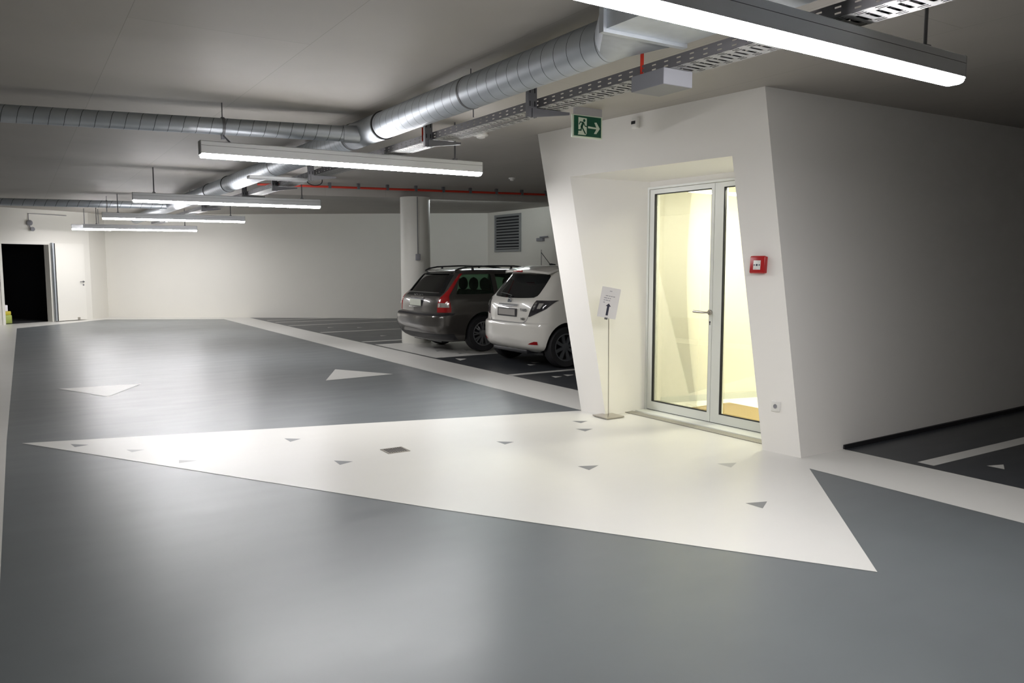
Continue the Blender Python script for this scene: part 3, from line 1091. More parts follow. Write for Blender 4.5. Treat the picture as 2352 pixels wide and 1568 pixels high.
# thin conduit bits between tray and ceiling
mb = MB()
mb.tube([(3.12, 5.55, TZ + .06), (3.12, 5.55, H - 0.1), (3.12, 5.15, H - 0.1), (3.12, 5.15, H)], 0.005, 8)
tag(mb.build('conduit', M['bracket'], None, 60), 'thin bent conduit rising from the cable tray left of the exit sign', 'conduit')
# flat pale rail crossing above the second lamp
mb = MB()
mb.bbox(2.48, 3.20, 9.96, 10.10, 2.560, 2.597, 0.004)
o = mb.build('mounting_rail', M['alu'])
tag(o, 'pale flat mounting rail crossing under the large duct, far down the aisle', 'rail')
mb = MB()
pts = [(3.20, 10.03, 2.58)]
for i in range(9):
    a = PI * i / 8
    pts.append((3.31 + 0.1 * -math.cos(a), 10.03, 2.575 - 0.055 * math.sin(a)))
pts.append((3.42, 10.03, H))
tag(mb.tube(pts, 0.006, 8).build('cable_loop', M['rubber'], None, 60), 'black cable loop hanging at the end of the pale rail', 'cable')

# red sprinkler pipe with hangers
t = thing('sprinkler_pipe', 'red horizontal pipe under the ceiling in front of the column', 'pipe')
RP0, RP1 = Vector((3.6, 13.95, 2.885)), Vector((XE, 12.55, 2.885))
MB().tube([RP0, RP1], 0.020, 12).build('pipe_run', M['redpipe'], t, 60)
xs = [4.8, 5.3, 5.82, 6.34, 6.86, 7.38, 7.90, 8.42, 8.92, 9.5, 10.1, 10.7]
for x in xs:
    f_ = (x - RP0.x) / (RP1.x - RP0.x)
    p = RP0.lerp(RP1, f_)
    MB().box(p.x - .025, p.x + .025, p.y - .025, p.y + .025, 2.862, H).build('pipe_hanger', M['bracket'], t)

# ------------------------------------------------------------------ column with its switch box
t = thing('round_column', 'round white concrete column behind the dark grey estate car', 'column', (6.64, 14.13, 0))
o = MB().lathe([(0.285, 0.0), (0.285, 2.81)], (0, 0, 0), 'Z', 56).build('shaft', M['col'], t, 40)
cdir = Vector((-0.30, -1.0, 0)).normalized()
px_, py_ = cdir.x * 0.29 + 0.0, cdir.y * 0.29
t2 = thing('switch_box', 'small grey switch box with thin conduit on the round column', 'switch', (6.64 + px_, 14.13 + py_, 0), math.atan2(cdir.y, cdir.x) + PI / 2)
MB().bbox(-0.045, 0.045, -0.05, 0.005, 1.60, 1.72, 0.006).build('box_body', M['grey'], t2, 40)
MB().tube([(0, -0.012, 1.72), (0, -0.012, 2.80)], 0.008, 8).build('riser_conduit', M['bracket'], t2, 60)

# ------------------------------------------------------------------ louvre and devices on the right wall
t = thing('ventilation_louvre', 'grey wall louvre above the parked white hatchback', 'louvre', (XE - 0.001, 18.22, 2.37))
mb = MB()
for y0, y1, z0, z1 in ((-0.66, -0.60, -0.5, 0.5), (0.60, 0.66, -0.5, 0.5), (-0.60, 0.60, 0.44, 0.5), (-0.60, 0.60, -0.5, -0.44)):
    mb.box(-0.04, 0.0, y0, y1, z0, z1)
mb.build('louvre_frame', M['louvre'], t)
MB().box(-0.003, 0, -0.6, 0.6, -0.44, 0.44).build('louvre_back', M['dark'], t)
mb = MB()
for i in range(11):
    z = -0.42 + i * 0.078
    mb.prism([(-0.035, -0.6, z), (-0.030, -0.6, z - 0.004), (-0.006, -0.6, z + 0.036), (-0.011, -0.6, z + 0.040)], (0, 1.2, 0))
mb.build('slats', M['louvre'], t)
t = thing('door_holder', 'small grey bracket device on the wall right of the louvre', 'wall device', (XE - 0.001, 16.5, 2.16))
MB().bbox(-0.07, 0, -0.02, 0.26, -0.05, 0.03, 0.006).build('device_body', M['grey'], t, 40)
MB().tube([(-0.05, 0.12, 0.05), (-0.06, -0.22, 0.055)], 0.018, 8).build('device_arm', M['grey'], t, 60)
o = MB().tube([(XE - .008, 16.62, 0.2), (XE - .008, 16.62, 1.9)], 0.007, 6).build('wall_conduit', M['bracket'], None, 60)
tag(o, 'thin vertical conduit on the right wall under the bracket device', 'conduit')

# ------------------------------------------------------------------ store room door at the far left
dd = bpy.data.objects.new('door_2', None)
C.objects.link(dd)
dd.matrix_world = Matrix(((DU.x, DN.x, 0, DA.x), (DU.y, DN.y, 0, DA.y), (0, 0, 1, 0), (0, 0, 0, 1)))
struct(dd)
mb = MB()
mb.box(s_open0 - 0.05, s_open0, 0, 0.015, 0, 2.13)
mb.box(s_open1, s_open1 + 0.05, 0, 0.015, 0, 2.13)
mb.box(s_open0, s_open1, 0, 0.015, 2.08, 2.13)
mb.box(s_open0 - 0.0, s_open0 + 0.03, -0.2, 0.0, 0, 2.08)
mb.box(s_open1 - 0.03, s_open1, -0.2, 0.0, 0, 2.08)
mb.box(s_open0 + .03, s_open1 - .03, -0.2, 0.0, 2.05, 2.08)
mb.build('door_frame', M['leaf'], dd)
mb = MB()
mb.box(s_open1 + 0.004, s_open1 + 0.05, 0.016, 0.10, 0.02, 2.10, 1)
mb.box(s_open1 + 0.072, s_open1 + 0.90, 0.06, 0.11, 0.02, 2.09, 0)
mb.box(s_open1 + 0.058, s_open1 + 0.072, 0.05, 0.10, 0.02, 2.09, 2)
lf = mb.build('door_leaf', [M['leaf'], M['galv'], M['black']], dd)
mb = MB()
hx = s_open1 + 0.84
mb.lathe([(0.025, 0.11), (0.025, 0.118)], (hx, 0, 1.06), 'Y', 16)
mb.tube([(hx, 0.118, 1.06), (hx, 0.16, 1.06), (hx - 0.02, 0.165, 1.06), (hx - 0.13, 0.165, 1.06)], 0.010, 8)
mb.lathe([(0.022, 0.11), (0.022, 0.116)], (hx, 0, 0.97), 'Y', 16)
mb.build('door_handle', M['bracket'], lf, 50)
MB().bbox(s_open1 + 0.62, s_open1 + 0.68, 0.11, 0.14, 0.03, 0.09, 0.005).build('door_stop', M['steel'], lf)

# yellow and white containers in the store room
p = DA + DU * (s_open0 + 0.30) - DN * 0.42
t = thing('plastic_canister', 'yellow and lime canister standing inside the dark store room', 'canister', (p.x, p.y, 0.004), math.atan2(DU.y, DU.x))
MB().bbox(-0.11, 0.11, -0.08, 0.08, 0.0, 0.22, 0.02, seg=3).build('canister_body', M['lime'], t, 40)
MB().bbox(-0.10, 0.10, -0.07, 0.07, 0.22, 0.32, 0.02, seg=3).build('canister_lid', M['yellow'], t, 40)
o = MB().bbox(-0.07, 0.05, -0.06, 0.06, 0, 0.16, 0.012).build('carton', M['paper'], None, 40)
o.location = (p.x - 0.02, p.y, 0.325)
o.rotation_euler = (0, 0, 0.5)
tag(o, 'small white carton on top of the yellow canister', 'carton')

# siren and conduit on the door wall
p0 = DA + DU * dpos(0.35, 24.15) + DN * 0.03
t = thing('wall_siren', 'small grey siren on a conduit high on the wall above the dark doorway', 'siren', (p0.x, p0.y, 2.6), math.atan2(DU.y, DU.x))
MB().lathe([(0.05, 0.0), (0.07, -0.02), (0.07, -0.06), (0.03, -0.09)], (0, 0, 0), 'Y', 20).build('siren_body', M['grey'], t, 40)
MB().lathe([(0.04, 0.0), (0.055, -0.05), (0.055, -0.07)], (0.06, 0, -0.16), 'Y', 20).build('siren_lamp', M['grey'], t, 40)
MB().tube([(0, 0, 0.05), (0, 0, 0.24), (1.05, 0, 0.24)], 0.010, 8).tube([(0.0, -.02, -0.06), (0.04, -.02, -0.16)], 0.012, 8).build('siren_conduit', M['grey'], t, 60)


# ------------------------------------------------------------------ cars
def lerp_rows(rows, z):
    """smooth interpolation of the slice table"""
    if z <= rows[0][0]:
        return rows[0][1:]
    if z >= rows[-1][0]:
        return rows[-1][1:]
    for i in range(len(rows) - 1):
        if rows[i][0] <= z <= rows[i + 1][0]:
            break
    z0, z1 = rows[i][0], rows[i + 1][0]
    u = (z - z0) / (z1 - z0)
    out = []
    for c in range(1, len(rows[0])):
        d = (rows[i + 1][c] - rows[i][c]) / (z1 - z0)
        dm = (rows[i][c] - rows[i - 1][c]) / (z0 - rows[i - 1][0]) if i > 0 else d
        dp = (rows[i + 2][c] - rows[i + 1][c]) / (rows[i + 2][0] - z1) if i + 2 < len(rows) else d
        m0 = 0 if dm * d <= 0 else 2 * dm * d / (dm + d)
        m1 = 0 if dp * d <= 0 else 2 * dp * d / (dp + d)
        h = z1 - z0
        out.append((2 * u ** 3 - 3 * u ** 2 + 1) * rows[i][c] + (u ** 3 - 2 * u ** 2 + u) * h * m0 +
                   (-2 * u ** 3 + 3 * u ** 2) * rows[i + 1][c] + (u ** 3 - u ** 2) * h * m1)
    return out


class Body:
    """rows: (z, x_rear, x_front, half_width, corner_len_rear, corner_len_front); x grows forward, y to the left"""
    N = 3.2

    def __init__(s, rows):
        s.rows = rows

    def P(s, t, z, side=1, off=0.0):
        """t 0..1 around the rear corner, above 1 = metres along the side"""
        xr, xf, w_, lr, lf = lerp_rows(s.rows, z)
        if t <= 1:
            th = t * PI / 2
            y = w_ * max(0, math.sin(th)) ** (2 / s.N)
            x = xr + lr - lr * max(0, math.cos(th)) ** (2 / s.N)
        else:
            y = w_
            x = xr + lr + (t - 1)
        return Vector((x, side * y, z))

    def rear(s, y, z):
        xr, xf, w_, lr, lf = lerp_rows(s.rows, z)
        q = min(1, abs(y) / w_)
        c = (1 - q ** s.N) ** (1 / s.N)
        return Vector((xr + lr - lr * c, y, z))

    def sidep(s, x, z, side):
        xr, xf, w_, lr, lf = lerp_rows(s.rows, z)
        if x < xr + lr:
            q = min(1, (xr + lr - x) / lr)
            y = w_ * (1 - q ** s.N) ** (1 / s.N)
        elif x > xf - lf:
            q = min(1, (x - (xf - lf)) / lf)
            y = w_ * (1 - q ** s.N) ** (1 / s.N)
        else:
            y = w_
        return Vector((x, side * y, z))

    def loop(s, z, shrink=0.0):
        xr, xf, w_, lr, lf = lerp_rows(s.rows, z)
        xr += shrink
        xf -= shrink
        w_ = max(0.05, w_ - shrink)
        pts = []
        K = 14
        e = 2 / s.N
        for i in range(-K, K + 1):
            th = i / K * PI / 2
            pts.append(Vector((xr + lr - lr * max(0, math.cos(th)) ** e, math.copysign(w_ * abs(math.sin(th)) ** e, th), z)))
        for i in range(1, 20):
            pts.append(Vector((xr + lr + (xf - lf - xr - lr) * i / 20, w_, z)))
        for i in range(K, -K - 1, -1):
            th = i / K * PI / 2
            pts.append(Vector((xf - lf + lf * max(0, math.cos(th)) ** e, math.copysign(w_ * abs(math.sin(th)) ** e, th), z)))
        for i in range(19, 0, -1):
            pts.append(Vector((xr + lr + (xf - lf - xr - lr) * i / 20, -w_, z)))
        return pts

    def mesh(s, z0, z1, n, shrink=0.0, zs=None):
        mb = MB()
        zs = zs or [z0 + (z1 - z0) * i / n for i in range(n + 1)]
        rings = [[mb.v(p) for p in s.loop(z, shrink)] for z in zs]
        m_ = len(rings[0])
        for a, b in zip(rings, rings[1:]):
            for k in range(m_):
                mb.bm.faces.new([a[k], a[(k + 1) % m_], b[(k + 1) % m_], b[k]])
        mb.bm.faces.new(rings[0][::-1])
        mb.bm.faces.new(rings[-1])
        return mb


def patch(rows_pts, name, m, parent, out, depth=0.02, smooth=50, off=0.004):
    """grid patch over a list of rows of points; 'out' = function point -> outward direction"""
    mb = MB()
    nr, nc = len(rows_pts), len(rows_pts[0])
    A = [[mb.v(p + out(p) * off) for p in r] for r in rows_pts]
    B = [[mb.v(p - out(p) * depth) for p in r] for r in rows_pts]
    for i in range(nr - 1):
        for j in range(nc - 1):
            mb.bm.faces.new([A[i][j], A[i][j + 1], A[i + 1][j + 1], A[i + 1][j]])
            mb.bm.faces.new([B[i][j], B[i + 1][j], B[i + 1][j + 1], B[i][j + 1]])
    for i in range(nr - 1):
        for j in (0, nc - 1):
            mb.bm.faces.new([A[i][j], A[i + 1][j], B[i + 1][j], B[i][j]])
    for j in range(nc - 1):
        for i in (0, nr - 1):
            mb.bm.faces.new([A[i][j], B[i][j], B[i][j + 1], A[i][j + 1]])
    return mb.build(name, m, parent, smooth)


def smooth_rows(rows, n):
    """rows (z, a, b) -> n+1 interpolated rows"""
    zs = [rows[0][0] + (rows[-1][0] - rows[0][0]) * i / n for i in range(n + 1)]
    return [(z,) + tuple(lerp_rows(rows, z)) for z in zs]


def boolean(o, cutters, op='DIFFERENCE'):
    for c in cutters:
        md = o.modifiers.new('b', 'BOOLEAN')
        md.operation = op
        md.object = c
        md.solver = 'EXACT'
        try:
            md.material_mode = 'TRANSFER'
        except Exception:
            pass
    dg = bpy.context.evaluated_depsgraph_get()
    dg.update()
    me = bpy.data.meshes.new_from_object(o.evaluated_get(dg))
    o.modifiers.clear()
    old = o.data
    o.data = me
    bpy.data.meshes.remove(old)
    for c in cutters:
        bpy.data.objects.remove(c)
    me.set_sharp_from_angle(angle=math.radians(28))


def wheel(parent, x, y, r, wdt, side, spokes, rimmat, split=False):
    """side = -1 when the outer face looks to -y"""
    o = bpy.data.objects.new('wheel', None)
    C.objects.link(o)
    o.parent = parent
    o.location = (x, y, r)
    h = wdt / 2
    rr = r * 0.66
    mb = MB()
    mb.lathe([(rr, -h * .85), (r * .93, -h), (r * .985, -h * .75), (r, -h * .4), (r, h * .4), (r * .985, h * .75), (r * .93, h), (rr, h * .85), (rr, -h * .85)],
             (0, 0, 0), 'Y', 48, caps=False)
    mb.build('tyre', M['rubber'], o, 40)
    mb = MB()
    s = side
    mb.lathe([(rr + .004, s * h * .9), (rr - .012, s * h * .92), (rr - .02, s * h * .6), (rr - .02, -s * h * .8)], (0, 0, 0), 'Y', 48, caps=False)
    mb.lathe([(0.065, s * h * .30), (0.062, s * h * .72), (0.03, s * h * .78), (0.0, s * h * .78)], (0, 0, 0), 'Y', 20)
    for k in range(spokes):
        a = 2 * PI * k / spokes + 0.3
        offs = (-0.13, 0.13) if split else (0,)
        for of in offs:
            a1 = a + of
            d0 = Vector((math.cos(a), 0, math.sin(a)))
            d1 = Vector((math.cos(a1), 0, math.sin(a1)))
            q = Vector((-math.sin(a), 0, math.cos(a)))
            w0, w1 = (0.011, 0.010) if split else (0.020, 0.026)
            p0 = d0 * 0.05
            p1 = d1 * (rr - .016)
            y0_, y1_ = s * h * .72, s * h * .80
            mb.prism([p0 - q * w0 + Vector((0, y0_, 0)), p1 - q * w1 + Vector((0, y1_, 0)), p1 + q * w1 + Vector((0, y1_, 0)), p0 + q * w0 + Vector((0, y0_, 0))],
                     (0, -s * 0.03, 0))
    mb.build('rim', rimmat, o, 35)
    mb = MB()
    mb.lathe([(rr - .03, s * h * .1), (rr - .03, s * h * .05)], (0, 0, 0), 'Y', 32)
    mb.build('brake_cover', M['carblack'], o)
    return o


def car(name, label, loc, rows, paint, zr, wheels, r_w, w_w, track, spokes, rimmat, split, hollow, side_windows, rear_window, glassm, quarter=True):
    t = thing(name, label, 'car', loc, 0.0)
    bd = Body(rows)
    zmin, zmax = rows[0][0], rows[-1][0]
    zs = [zmin + (1.30 - zmin) * i / 46 for i in range(46)]
    zs += [1.30 + (zmax - 1.30) * (1 - (1 - i / 22) ** 1.7) for i in range(23)]
    mb = bd.mesh(0, 0, 0, zs=zs)
    body = mb.build('body', [paint, M['carblack']], t, 28)
    cut = []
    for wx in wheels:
        for s in (-1, 1):
            c = MB().lathe([(r_w + 0.055, 0), (r_w + 0.055, 0.42)], (wx, -0.21, 0), 'Y', 40).build('cut', M['carblack'])
            c.location = (0, s * 0.85, r_w + 0.01)
            cut.append(c)
    if hollow:
        c = bd.mesh(0.55, zmax - 0.05, 30, shrink=0.07).build('cut', M['carblack'])
        # limit the cabin to the greenhouse and the load bay
        cut.append(c)
    for poly in side_windows:
        c = MB().prism([(x, -1.2, z) for x, z in poly], (0, 2.4, 0)).build('cut', M['carblack'])
        cut.append(c)
    if rear_window:
        c = MB().prism([(-0.5, y, z) for y, z in rear_window], (1.4, 0, 0)).build('cut', M['carblack'])
        cut.append(c)
    for c in cut:
        c.parent = t
    bpy.context.view_layer.update()
    boolean(body, cut)
    # glass
    for poly in side_windows:
        for s in (-1, 1):
            mb = MB()
            # fine polygon grid from left edge to right edge
            n = len(poly) // 2
            top = poly[:n]
            bot = poly[n:][::-1]
            rowsp = []
            for k in range(7):
                u = k / 6
                rowsp.append([])
                for j in range(n):
                    x = bot[j][0] * (1 - u) + top[j][0] * u
                    z = bot[j][1] * (1 - u) + top[j][1] * u
                    rowsp[-1].append(bd.sidep(x, z, s) - Vector((0, s * 0.012, 0)))
            patch(rowsp, 'side_window', glassm, t, lambda p, s=s: Vector((0, s, 0)), 0.002, 50, 0.001)
    for wx in wheels:
        for s in (-1, 1):
            wheel(t, wx, s * track / 2, r_w, w_w, s, spokes, rimmat, split)
    # underbody
    MB().box(0.35, rows[3][2] - 0.4, -0.55, 0.55, 0.17, 0.32).build('underbody', M['carblack'], t)
    return t, bd


def outr(p):
    return Vector((-1, 0, 0))


def out_corner(p, c):
    return (Vector((p.x, p.y, 0)) - c).normalized()


# --- dark grey estate car
vrows = [(0.20, 0.26, 4.20, 0.78, 0.34, 0.6), (0.27, 0.14, 4.38, 0.85, 0.34, 0.7), (0.36, 0.06, 4.46, 0.875, 0.36, 0.8), (0.50, 0.0, 4.51, 0.885, 0.38, 0.8),
         (0.62, 0.0, 4.51, 0.885, 0.38, 0.8), (0.665, 0.03, 4.50, 0.885, 0.38, 0.8), (0.70, 0.115, 4.46, 0.882, 0.34, 0.8), (0.80, 0.125, 4.36, 0.88, 0.32, 0.8),
         (0.90, 0.145, 4.00, 0.872, 0.30, 0.7), (0.96, 0.175, 3.55, 0.855, 0.29, 0.6), (1.02, 0.235, 3.28, 0.82, 0.28, 0.5), (1.15, 0.335, 2.98, 0.77, 0.27, 0.45),
         (1.28, 0.435, 2.66, 0.715, 0.27, 0.45), (1.36, 0.51, 2.42, 0.675, 0.28, 0.45), (1.41, 0.60, 2.20, 0.62, 0.30, 0.4), (1.44, 0.76, 1.98, 0.52, 0.32, 0.35),
         (1.455, 1.05, 1.75, 0.35, 0.30, 0.25)]
sw = [[(0.64, 1.335), (0.80, 1.345), (1.25, 1.35), (1.25, 1.01), (0.80, 1.005), (0.50, 1.01)],
      [(1.34, 1.35), (1.75, 1.35), (2.02, 1.34), (2.02, 1.01), (1.75, 1.01), (1.34, 1.01)],
      [(2.10, 1.335), (2.35, 1.31), (2.55, 1.24), (2.95, 1.01), (2.5, 1.01), (2.10, 1.01)]]
sw = [[(p[0], p[1]) for p in a] for a in sw]
rw = [(-0.50, 1.36), (0.50, 1.36), (0.62, 1.04), (-0.62, 1.04)]
VY = 12.76
volvo, vb = car('estate_car', 'dark grey estate car with tall red tail lamps parked beside the column', (5.865, VY, 0.002), vrows, M['volvo'], 0, (1.02, 3.66), 0.318, 0.20, 1.535, 9,
                M['rim'], True, True, sw, rw, M['carglass'])
# rear window pane and black surround
rws = [[vb.rear(y, z) for y in [(-0.64 + 0.11 * (z - 1.02) / 0.34) + (1.28 - 0.22 * (z - 1.02) / 0.34) * j / 16 for j in range(17)]] for z in [1.03 + 0.34 * i / 10 for i in range(11)]]
patch([[p + Vector((0.02, 0, 0)) for p in r] for r in rws], 'rear_window', M['carglass'], volvo, outr, 0.002, 50, 0.0)
mb = MB()
sur = []
for (z0, z1, a0, a1) in ((0.975, 1.035, 0.66, 0.64), ):
    rp = [[vb.rear(-0.70 + 1.40 * j / 20, z0 + (z1 - z0) * i / 3) for j in range(21)] for i in range(4)]
patch(rp, 'window_surround', M['blackglass'], volvo, outr, 0.01, 50, 0.003)
for s in (-1, 1):
    rp = [[vb.rear(s * (0.60 - 0.10 * (z - 1.03) / .34 + 0.035 * j), z) for j in range(4)] for z in [1.03 + 0.35 * i / 8 for i in range(9)]]
    patch(rp, 'window_surround', M['blackglass'], volvo, outr, 0.01, 50, 0.003)
rp = [[vb.rear(-0.55 + 1.10 * j / 14, 1.355 + 0.035 * i / 2) for j in range(15)] for i in range(3)]
patch(rp, 'window_surround', M['blackglass'], volvo, outr, 0.01, 50, 0.003)
CO = Vector((0.9, 0, 0))


def oc(p):
    return (Vector((p.x, p.y, 0)) - CO).normalized()


for s in (-1, 1):
    prof = smooth_rows([(0.705, 0.51, 0.93), (0.76, 0.51, 0.94), (0.86, 0.52, 0.92), (0.93, 0.54, 0.88), (1.00, 0.60, 0.83), (1.10, 0.69, 0.85), (1.25, 0.76, 0.88), (1.36, 0.80, 0.90)], 30)
    rp = [[vb.P(a + (b - a) * j / 8, z, s) for j in range(9)] for z, a, b in prof]
    tl = patch(rp, 'tail_lamp', M['lens_red'], volvo, oc, 0.015, 60, 0.010)
    prof = smooth_rows([(0.79, 0.53, 0.89), (0.865, 0.53, 0.88)], 4)
    rp = [[vb.P(a + (b - a) * j / 8, z, s) for j in range(9)] for z, a, b in prof]
    patch(rp, 'reversing_lens', M['lens_clear'], tl, oc, 0.0, 60, 0.0125)
    mb = MB()
    p = vb.P(0.60, 0.828, s)
    mb.lathe([(0.032, 0.0), (0.030, -0.02), (0.0, -0.022)], p + Vector((-0.006, 0, 0)), 'X', 20)
    mb.build('lamp_reflector', M['lens_clear'], tl, 40)
# tailgate details
rp = [[vb.rear(-0.27 + 0.54 * j / 10, 0.795 + 0.13 * i / 4) for j in range(11)] for i in range(5)]
patch(rp, 'plate_recess', M['carblack'], volvo, outr, 0.0, 50, 0.002)
mb = MB()
pp = vb.rear(0, 0.85)
mb.bbox(pp.x - 0.022, pp.x - 0.010, -0.225, 0.225, 0.800, 0.912, 0.004)
pl = mb.build('number_plate', M['plate'], volvo)
rp = [[vb.rear(-0.27 + 0.54 * j / 10, 0.935 + 0.020 * i / 2) for j in range(11)] for i in range(3)]
patch(rp, 'tailgate_handle', M['chrome'], volvo, outr, 0.0, 50, 0.018)
rp = [[vb.rear(-0.26 + 0.52 * j / 10, 0.772 + 0.010 * i / 2) for j in range(11)] for i in range(3)]
patch(rp, 'plate_trim', M['chrome'], volvo, outr, 0.0, 50, 0.012)
mb = MB()
tb = text_mesh('VOLVO', 0.07, 0.002)
mb.merge(tb, 0, Matrix.Translation((vb.rear(0.0, 0.975).x - 0.006, 0.0, 0.975)) @ Matrix.Rotation(-PI / 2, 4, 'Z') @ Matrix.Rotation(PI / 2, 4, 'X') @ Matrix.Scale(1.5, 4, (1, 0, 0)))
mb.build('maker_lettering', M['chrome'], volvo)
# dark gap above the bumper, lower valance
rp = [[vb.P(-1 + 2 * j / 30 if False else abs(-1 + 2 * j / 30), 0.655 + 0.035 * i / 2, 1 if j >= 15 else -1) for j in range(31)] for i in range(3)]
patch(rp, 'bumper_gap', M['carblack'], volvo, oc, 0.0, 50, 0.003)
rp = [[vb.P(abs(-1 + 2 * j / 30), 0.22 + 0.12 * i / 3, 1 if j >= 15 else -1) for j in range(31)] for i in range(4)]
patch(rp, 'lower_valance', M['carblack'], volvo, oc, 0.0, 50, 0.004)
# roof rails
for s in (-1, 1):
    yy = s * 0.585
    mb = MB()
    pts = [(0.60, yy, 1.405), (0.68, yy, 1.445), (0.85, yy, 1.475), (1.3, yy, 1.492), (1.8, yy, 1.49), (2.2, yy, 1.455), (2.42, yy, 1.395)]
    mb.tube(pts, [0.012, 0.014, 0.014, 0.014, 0.014, 0.014, 0.012], 10)
    mb.tube([(0.95, yy, 1.40), (0.95, yy, 1.476)], [0.03, 0.018], 8)
    mb.tube([(1.75, yy, 1.40), (1.75, yy, 1.49)], [0.03, 0.018], 8)
    mb.build('roof_rail', M['carblack'], volvo, 50)
# spoiler lip over the rear window
mb = MB()
rp = [[Vector((vb.rear(y, 1.40).x - 0.02 + 0.10 * i / 3, y, 1.400 + 0.022 * math.sin(i / 3 * PI / 2))) for y in [-0.54 + 1.08 * j / 16 for j in range(17)]] for i in range(4)]
patch(rp, 'roof_spoiler', M['volvo'], volvo, lambda p: Vector((0, 0, 1)), 0.015, 60, 0.006)
# seats with head restraints
for x in (1.50, 2.45):
    for y in (-0.37, 0.37) if x > 2 else (-0.40, 0.0, 0.40):
        st = MB()
        st.bbox(x - 0.30 if x > 2 else x - .2, x - 0.16, y - 0.22 if x > 2 else y - .2, y + 0.22 if x > 2 else y + .2, 0.60, 1.06, 0.05, seg=3)
        st.bbox(x - 0.25, x + 0.30, y - 0.2, y + 0.2, 0.58, 0.72, 0.04, seg=3)
        ob = st.build('seat', M['seat'], volvo, 50)
        mb = MB()
        mb.lathe([(0.0, -0.05), (0.10, -0.045), (0.125, 0), (0.10, 0.045), (0.0, 0.05)], (x - 0.20, y, 1.165), 'X', 20)
        mb.build('head_restraint', M['seat'], ob, 60)
# pillars behind the windows
mb = MB()
for s in (-1, 1):
    mb.tube([(2.0, s * 0.62, 0.9), (2.05, s * 0.60, 1.33)], 0.02, 8)
mb.build('seat_belt', M['seat'], volvo)
# door seams on the flanks
for s in (-1, 1):
    mb = MB()
    for xs_ in ([(1.30, 0.99), (1.42, 0.80), (1.42, 0.55), (1.50, 0.35)], [(2.06, 0.99), (2.06, 0.6), (2.06, 0.33)], [(3.05, 0.95), (3.08, 0.6), (3.05, 0.33)]):
        for (xa, za), (xb, zb) in zip(xs_, xs_[1:]):
            a, b = vb.sidep(xa, za, s), vb.sidep(xb, zb, s)
            mb.prism([a + Vector((-.003, s * .0012, 0)), a + Vector((.003, s * .0012, 0)), b + Vector((.003, s * .0012, 0)), b + Vector((-.003, s * .0012, 0))], (0, -s * 0.01, 0))
    mb.build('door_seam', M['carblack'], volvo)
for s in (-1, 1):
    for x in (1.62, 2.75):
        p = vb.sidep(x, 0.86, s)
        MB().bbox(x - .09, x + .09, min(p.y, p.y + s * .035), max(p.y, p.y + s * .035), 0.845, 0.875, 0.008).build('door_handle', M['volvo'], volvo, 40)
    p = vb.sidep(2.95, 1.02, s)
    MB().bbox(2.90, 3.02, min(p.y - s * .02, p.y + s * .20), max(p.y - s * .02, p.y + s * .20), 0.99, 1.11, 0.03, seg=3).build('wing_mirror', M['volvo'], volvo, 50)
    MB().bbox(4.20, 4.40, min(s * .48, s * .74), max(s * .48, s * .74), 0.66, 0.78, 0.03, seg=3).build('headlamp', M['lens_clear'], volvo, 50)

# --- white hatchback
yrows = [(0.225, 0.17, 3.66, 0.74, 0.34, 0.5), (0.28, 0.07, 3.78, 0.81, 0.34, 0.6), (0.34, 0.03, 3.84, 0.838, 0.36, 0.7), (0.46, 0.0, 3.88, 0.847, 0.38, 0.75),
         (0.60, 0.0, 3.885, 0.847, 0.38, 0.75), (0.645, 0.012, 3.88, 0.847, 0.38, 0.75), (0.67, 0.05, 3.87, 0.846, 0.38, 0.75), (0.78, 0.062, 3.80, 0.845, 0.36, 0.75),
         (0.90, 0.085, 3.55, 0.84, 0.34, 0.65), (0.99, 0.125, 3.20, 0.825, 0.31, 0.55), (1.05, 0.185, 3.02, 0.795, 0.28, 0.5), (1.18, 0.290, 2.80, 0.742, 0.26, 0.45),
         (1.32, 0.400, 2.52, 0.685, 0.26, 0.45), (1.41, 0.485, 2.28, 0.645, 0.27, 0.4), (1.46, 0.56, 2.08, 0.60, 0.30, 0.38), (1.495, 0.72, 1.82, 0.50, 0.32, 0.34),
         (1.51, 1.00, 1.55, 0.34, 0.28, 0.25)]
ysw = [[(0.98, 1.36), (1.3, 1.38), (1.62, 1.385), (1.62, 1.04), (1.3, 1.04), (0.78, 1.06)],
       [(1.70, 1.385), (2.1, 1.36), (2.3, 1.30), (2.72, 1.05), (2.3, 1.04), (1.70, 1.04)]]
YY = 10.19
yaris, yb = car('hatchback_car', 'white hatchback with black rear window parked nearest the entrance', (6.235, YY - 0.01, 0.002), yrows, M['yaris'], 0, (0.575, 3.085), 0.302, 0.185, 1.475, 8,
                M['rimdark'], False, False, ysw, None, M['blackglass'])
CO2 = Vector((0.9, 0, 0))
# rear window: black glass with rounded outline
zr = [1.035 + 0.335 * i / 16 for i in range(17)]
rp = []
for z in zr:
    u = (z - zr[0]) / (zr[-1] - zr[0])
    half = 0.585 + 0.06 * math.sin(u * PI * 0.55) - 0.09 * u
    for e in (u, 1 - u):
        if e < 0.14:
            half -= 0.05 * (1 - math.sqrt(max(0, 1 - (1 - e / 0.14) ** 2)))
    zc = lambda y: z - (0.022 * (1 - (abs(y) / 0.6) ** 2) if u < 0.5 else 0) * (1 - 2 * u if u < .5 else 0)
    rp.append([yb.rear(-half + 2 * half * j / 20, zc(-half + 2 * half * j / 20)) for j in range(21)])
patch(rp, 'rear_window', M['blackglass'], yaris, outr, 0.01, 60, 0.006)
